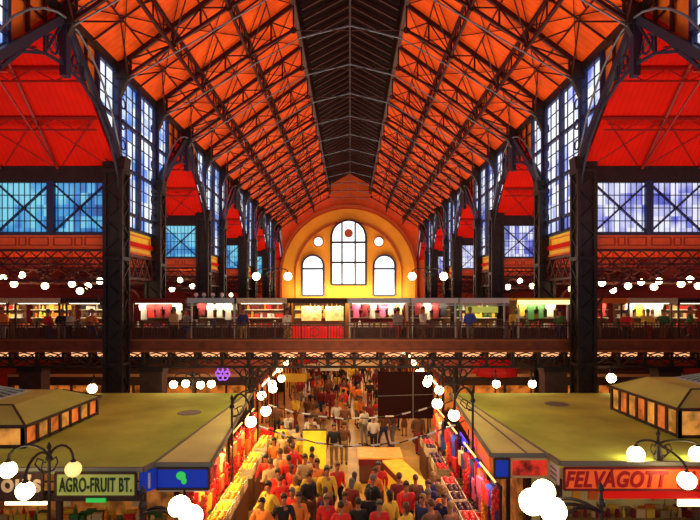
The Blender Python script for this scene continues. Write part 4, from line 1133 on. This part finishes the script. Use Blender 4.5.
def person_set(name, pose, female=False):
    J = skeleton(pose)
    v, e_, r_ = graph(J, E_ALL)
    # five fingers rooted in each palm
    for n, s in (('L',-1),('R',1)):
        hi = len(v)
        base = next(i for i, p in enumerate(v) if p == J['ha'+n])
        hd = Vector(J['ha'+n]); wr = Vector(J['wr'+n]); d = (hd-wr).normalized()
        for q, (off, ln) in enumerate(((-.028,.065),(-.010,.078),(.010,.072),(.028,.055))):
            pass
    body = skin_mesh(name+'_body', v, e_, r_)
    bm = bmesh.new(); bm.from_mesh(body)
    f = MB()
    for n, s in (('L',-1),('R',1)):
        hd = Vector(J['ha'+n]); wr = Vector(J['wr'+n]); d = (hd-wr).normalized()
        for off, ln in ((-.028,.06),(-.010,.074),(.010,.068),(.028,.052)):
            a = hd+Vector((0,off,0))-d*.01; b = a+d*ln*.6; c = b+d*ln*.45+Vector((-s*.018,0,0))
            f.tube([a,b,c], [.010,.009,.007], 5)
        a = wr+d*.03+Vector((0,-.02,0)); f.tube([a, a+Vector((-s*.01,-.03,0))+d*.025, a+Vector((-s*.012,-.038,0))+d*.055], [.011,.010,.008], 5)
    hx, hy, hz = J['hd1']
    f.ball((hx,hy-.10,hz-.05), .016, 6, 4, .8, 1, 1.3)                 # nose
    f.ball((hx-.082,hy,hz-.04), .024, 6, 4, .4, .8, 1.2); f.ball((hx+.082,hy,hz-.04), .024, 6, 4, .4, .8, 1.2)
    me2 = f.mesh('tmpf'); bm.from_mesh(me2); bm.to_mesh(body); bm.free()
    for p in body.polygons: p.use_smooth = True
    up = [('pel','sp'),('sp','ch'),('ch','nk')]
    for n in 'LR': up += [('ch','sh'+n),('sh'+n,'eb'+n),('eb'+n,'wr'+n)]
    Jj = dict(J); Jj['pel'] = (0,0,.86); Jj['nk'] = (0,0,1.46)
    jack = skin_mesh(name+'_jacket', *graph(Jj, up, 1.2, {'pel': (.15,.12), 'sp': (.13,.105), 'ch': (.165,.13), 'nk': .07, 'wr': .036, 'eb': .05, 'sh': .08}))
    lo = []
    for n in 'LR': lo += [('pel','hp'+n),('hp'+n,'kn'+n),('kn'+n,'an'+n)]
    Jt = dict(J)
    if female:
        lo = [('pel','hm')]; Jt['hm'] = (0,-.02,.5)
        trou = skin_mesh(name+'_skirt', [(0,0,.98),(0,0,.85),(0,-.01,.65),(0,-.02,.48)], [(0,1),(1,2),(2,3)], [(.14,.12),(.17,.14),(.19,.17),(.21,.2)])
    else:
        trou = skin_mesh(name+'_trousers', *graph(Jt, lo, 1.18, {'an': .055}))
    h = MB()
    h.ball((hx,hy+.018,hz+.012), .10, 12, 8, .92, 1.02, 1.05)
    if female: h.ball((hx,hy+.06,hz-.09), .085, 10, 6, .95, .55, 1.5)
    hm = h.mesh(name+'_hair', None, True); hm.materials.append(None)
    # cut the hair away from the face
    bm = bmesh.new(); bm.from_mesh(hm)
    bmesh.ops.delete(bm, geom=[q for q in bm.verts if q.co.y < hy-.045 and q.co.z < hz+.035], context='VERTS'); bm.to_mesh(hm); bm.free()
    shm = []
    for n in 'LR':
        sh = MB(); a, t_ = Vector(J['an'+n]), Vector(J['to'+n]); sh.tube([a+Vector((0,.04,-.04)), a+Vector((0,-.02,-.035)), t_+Vector((0,-.04,0))], [.042,.052,.036], 8)
        shm.append(sh.mesh(name+'_shoe', dark_m, True))
    return (body, jack, trou, hm, shm, female)
poses = [dict(stride=1.0, arm=(1,-1), elbow=(.1,.1)), dict(stride=-.9, arm=(-1,1), elbow=(.7,.1)), dict(stride=.1, arm=(0,0), elbow=(.0,.0)),
         dict(stride=.2, arm=(0,0), elbow=(.9,.8)), dict(stride=.6, arm=(-.5,.5), elbow=(.2,.8))]
SETS = [person_set('p%d' % i, p, False) for i, p in enumerate(poses)] + [person_set('f0', dict(stride=.4, arm=(.3,-.3), elbow=(.2,.6), wide=.9), True), person_set('f1', dict(stride=.1, arm=(0,0), elbow=(.8,.1), wide=.9), True)]
hairc = {'black': mat('hair_black', (.012,.009,.008), .5), 'brown': mat('hair_brown', (.09,.035,.015), .5), 'fair': mat('hair_fair', (.30,.16,.05), .5), 'grey': mat('hair_grey', (.13,.12,.11), .6)}
BPK = MB(); BPK.ball((0,0,0), .2, 10, 8, .85, .5, 1.15); BPK.ball((0,.09,-.06), .12, 8, 6, .9, .5, .9); BPK = BPK.mesh('backpack', None, True); BPK.materials.append(None)
combos = [(a, b, c) for a in cloth_cols for b in ('black','navy','brown','grey','khaki','maroon') for c in ('black','brown','black','brown','fair','grey')]
combos = list(dict.fromkeys(combos))
random.shuffle(combos); combos.sort(key=lambda c: c[2] in ("fair", "grey") and random.random() < .7)
def pop_combo(pref=None):
    for i, c in enumerate(combos):
        if pref is None or c[0] in pref: return combos.pop(i)
    return combos.pop()
posen = ['striding', 'raising a hand', 'standing', 'hands forward', 'strolling', 'walking', 'standing']
def person(x, y, z, rz, where, pref=None, k=None, pack=False):
    k = random.randrange(7) if k is None else k
    body, jack, trou, hm, shm, fem = SETS[k]
    a, b, c = pop_combo(pref)
    sc_ = random.uniform(.94,1.06)*(.94 if fem else 1)
    o = inst('person', body, skin_m, (x,y,z+.0), rz, (sc_,)*3)
    tag(o, 'person in %s top, %s %s, %s hair, %s, %s' % (a, b, 'skirt' if fem else 'trousers', c, posen[k], where), 'person', 'people in the market')
    inst('jacket', jack, CM[a], (0,0,0), 0, (1,1,1), o); inst('skirt' if fem else 'trousers', trou, CM[b], (0,0,0), 0, (1,1,1), o)
    inst('hair', hm, hairc[c], (0,0,0), 0, (1,1,1), o); [inst('shoe', q, None, (0,0,0), 0, (1,1,1), o) for q in shm]
    if pack:
        d = Matrix.Rotation(rz, 4, 'Z') @ Vector((0,.19,0)); cc = random.choice(['red','black','navy','orange','yellow'])
        bp = inst('backpack', BPK, CM[cc], (x+d.x, y+d.y, z+1.25*sc_), rz, (sc_,)*3)
        tag(bp, '%s backpack on the person in %s top, %s lower clothes, %s hair' % (cc, a, b, c), 'backpack', 'backpacks')
    return o
placed = []
def free(x, y, d=.48):
    return all((x-a)**2+(y-b)**2 > d*d for a, b in placed)
# two dark figures standing out in the middle of the aisle
person(px2x(334, 21.6), 21.6, 0, 0, 'in the middle of the aisle', ['black'], 2); placed.append((px2x(334,21.6), 21.6))
person(px2x(344, 22.2), 22.2, 0, 0, 'in the middle of the aisle', ['brown'], 2); placed.append((px2x(344,22.2), 22.2))
random.seed(21)
keep_clear = lambda x, y: (.0 < x < 2.3 and 19.4 < y < 21.4) or (1.1 < x < 2.9 and 16 < y < 19.9) or (-2.0 < x < -.5 and 18.7 < y < 19.7) or (-.9 < x < .1 and 18.6 < y < 23)
for reg, n, (xa, xb), (ya, yb), pref in (
    ('in the dense crowd', 30, (-2.3, 1.6), (13.4, 17.0), ['red','orange','yellow','maroon','black']),
    ('by the dark stalls', 16, (1.6, 2.6), (13.3, 16.0), ['black','maroon','navy','brown']),
    ('by the fruit benches', 20, (-2.9, -1.2), (16.8, 22.0), ['red','orange','yellow','maroon','red','cream']),
    ('below the walkway', 20, (-3.8, 3.8), (22.0, 27.0), ['red','black','brown','white','maroon','cream']),
    ('far down the aisle', 76, (-4.2, 4.2), (27.0, 46.0), ['red','black','brown','maroon','orange','yellow'])):
    c = 0; tries = 0
    while c < n and tries < 900:
        tries += 1; x, y = random.uniform(xa, xb), random.uniform(ya, yb)
        if keep_clear(x, y) or not free(x, y): continue
        if abs(abs(x)-4.0) < .3 and y < 27.5 or (abs(x) > 3.4 and 23 < y < 24.3): continue
        placed.append((x, y)); c += 1
        person(x, y, 0, random.choice([0, math.pi, math.pi, .6, -.7, 2.5, -2.4])+random.uniform(-.3,.3), reg, pref, pack=(c % 5 == 0 and ya < 20))
# people on the walkway
for px, pref, k in ((62,['brown'],3),(70,['white'],2),(48,['maroon'],4),(2,['black'],2),(92,['black'],1),(174,['black'],2),(186,['brown'],3),(243,['navy'],2),(287,['white'],4),(398,['grey'],0),(423,['white'],1),(470,['black'],3),(513,['brown'],2),(560,['green'],4),(627,['red'],2),(648,['maroon'],0),(664,['yellow'],3),(690,['black'],1)):
    person(px2x(px, 24.1), 24.1, DZ, random.choice([0, math.pi, .8, -.9, 2.6]), 'on the upper walkway', pref, k)

# ------------------------------------------------------------------ hanging signs and goods in the far aisle
k = 0
for i, (x, y, z, w_, h_, c) in enumerate(((-3.0,28.5,2.9,1.3,.45,'yellow'),(-1.2,31,3.1,1.1,.4,'white'),(1.0,33,3.0,1.5,.4,'cream'),(-2.9,36,3.0,1.4,.5,'red'),(.2,38,3.2,1.8,.35,'white'),(2.9,41,3.1,1.3,.5,'red'),(-1.4,44,3.1,1.4,.4,'orange'),(1.8,48,3.2,1.6,.5,'white'))):
    t = thing('aisle_banner', '%s banner hung above the far aisle, %s beyond the walkway' % (c, ORD[i]), 'banner', (x, y, 0), 0, 'banners over the far aisle')
    MB().box(-w_/2,w_/2,-.03,.03,z-h_,z).build('panel', CM[c], t)
    mb = MB(); 
    for q in (-w_/2+.1, w_/2-.1): mb.bar((q,0.04,0),(q,0.04,z),.04)
    mb.build('pole', iron_m, t)
for s in (-1, 1):
    for j in range(10):
        y = 28.2+j*3.0
        t = thing('aisle_lamp', 'small post lamp in the far aisle, %s, %s beyond the walkway' % (SIDE[s], ORD[j]), 'lamp', (s*4.3, y, 0), 0, 'far aisle lamps')
        MB().tube([(0,0,0),(0,0,3.3),(-s*.25,0,3.55),(-s*.5,0,3.3)], .035, 6).build('post', iron_m, t)
        inst('globe', GLOBE, globe_far, (-s*.5,0,3.15), 0, (.17,)*3, t)
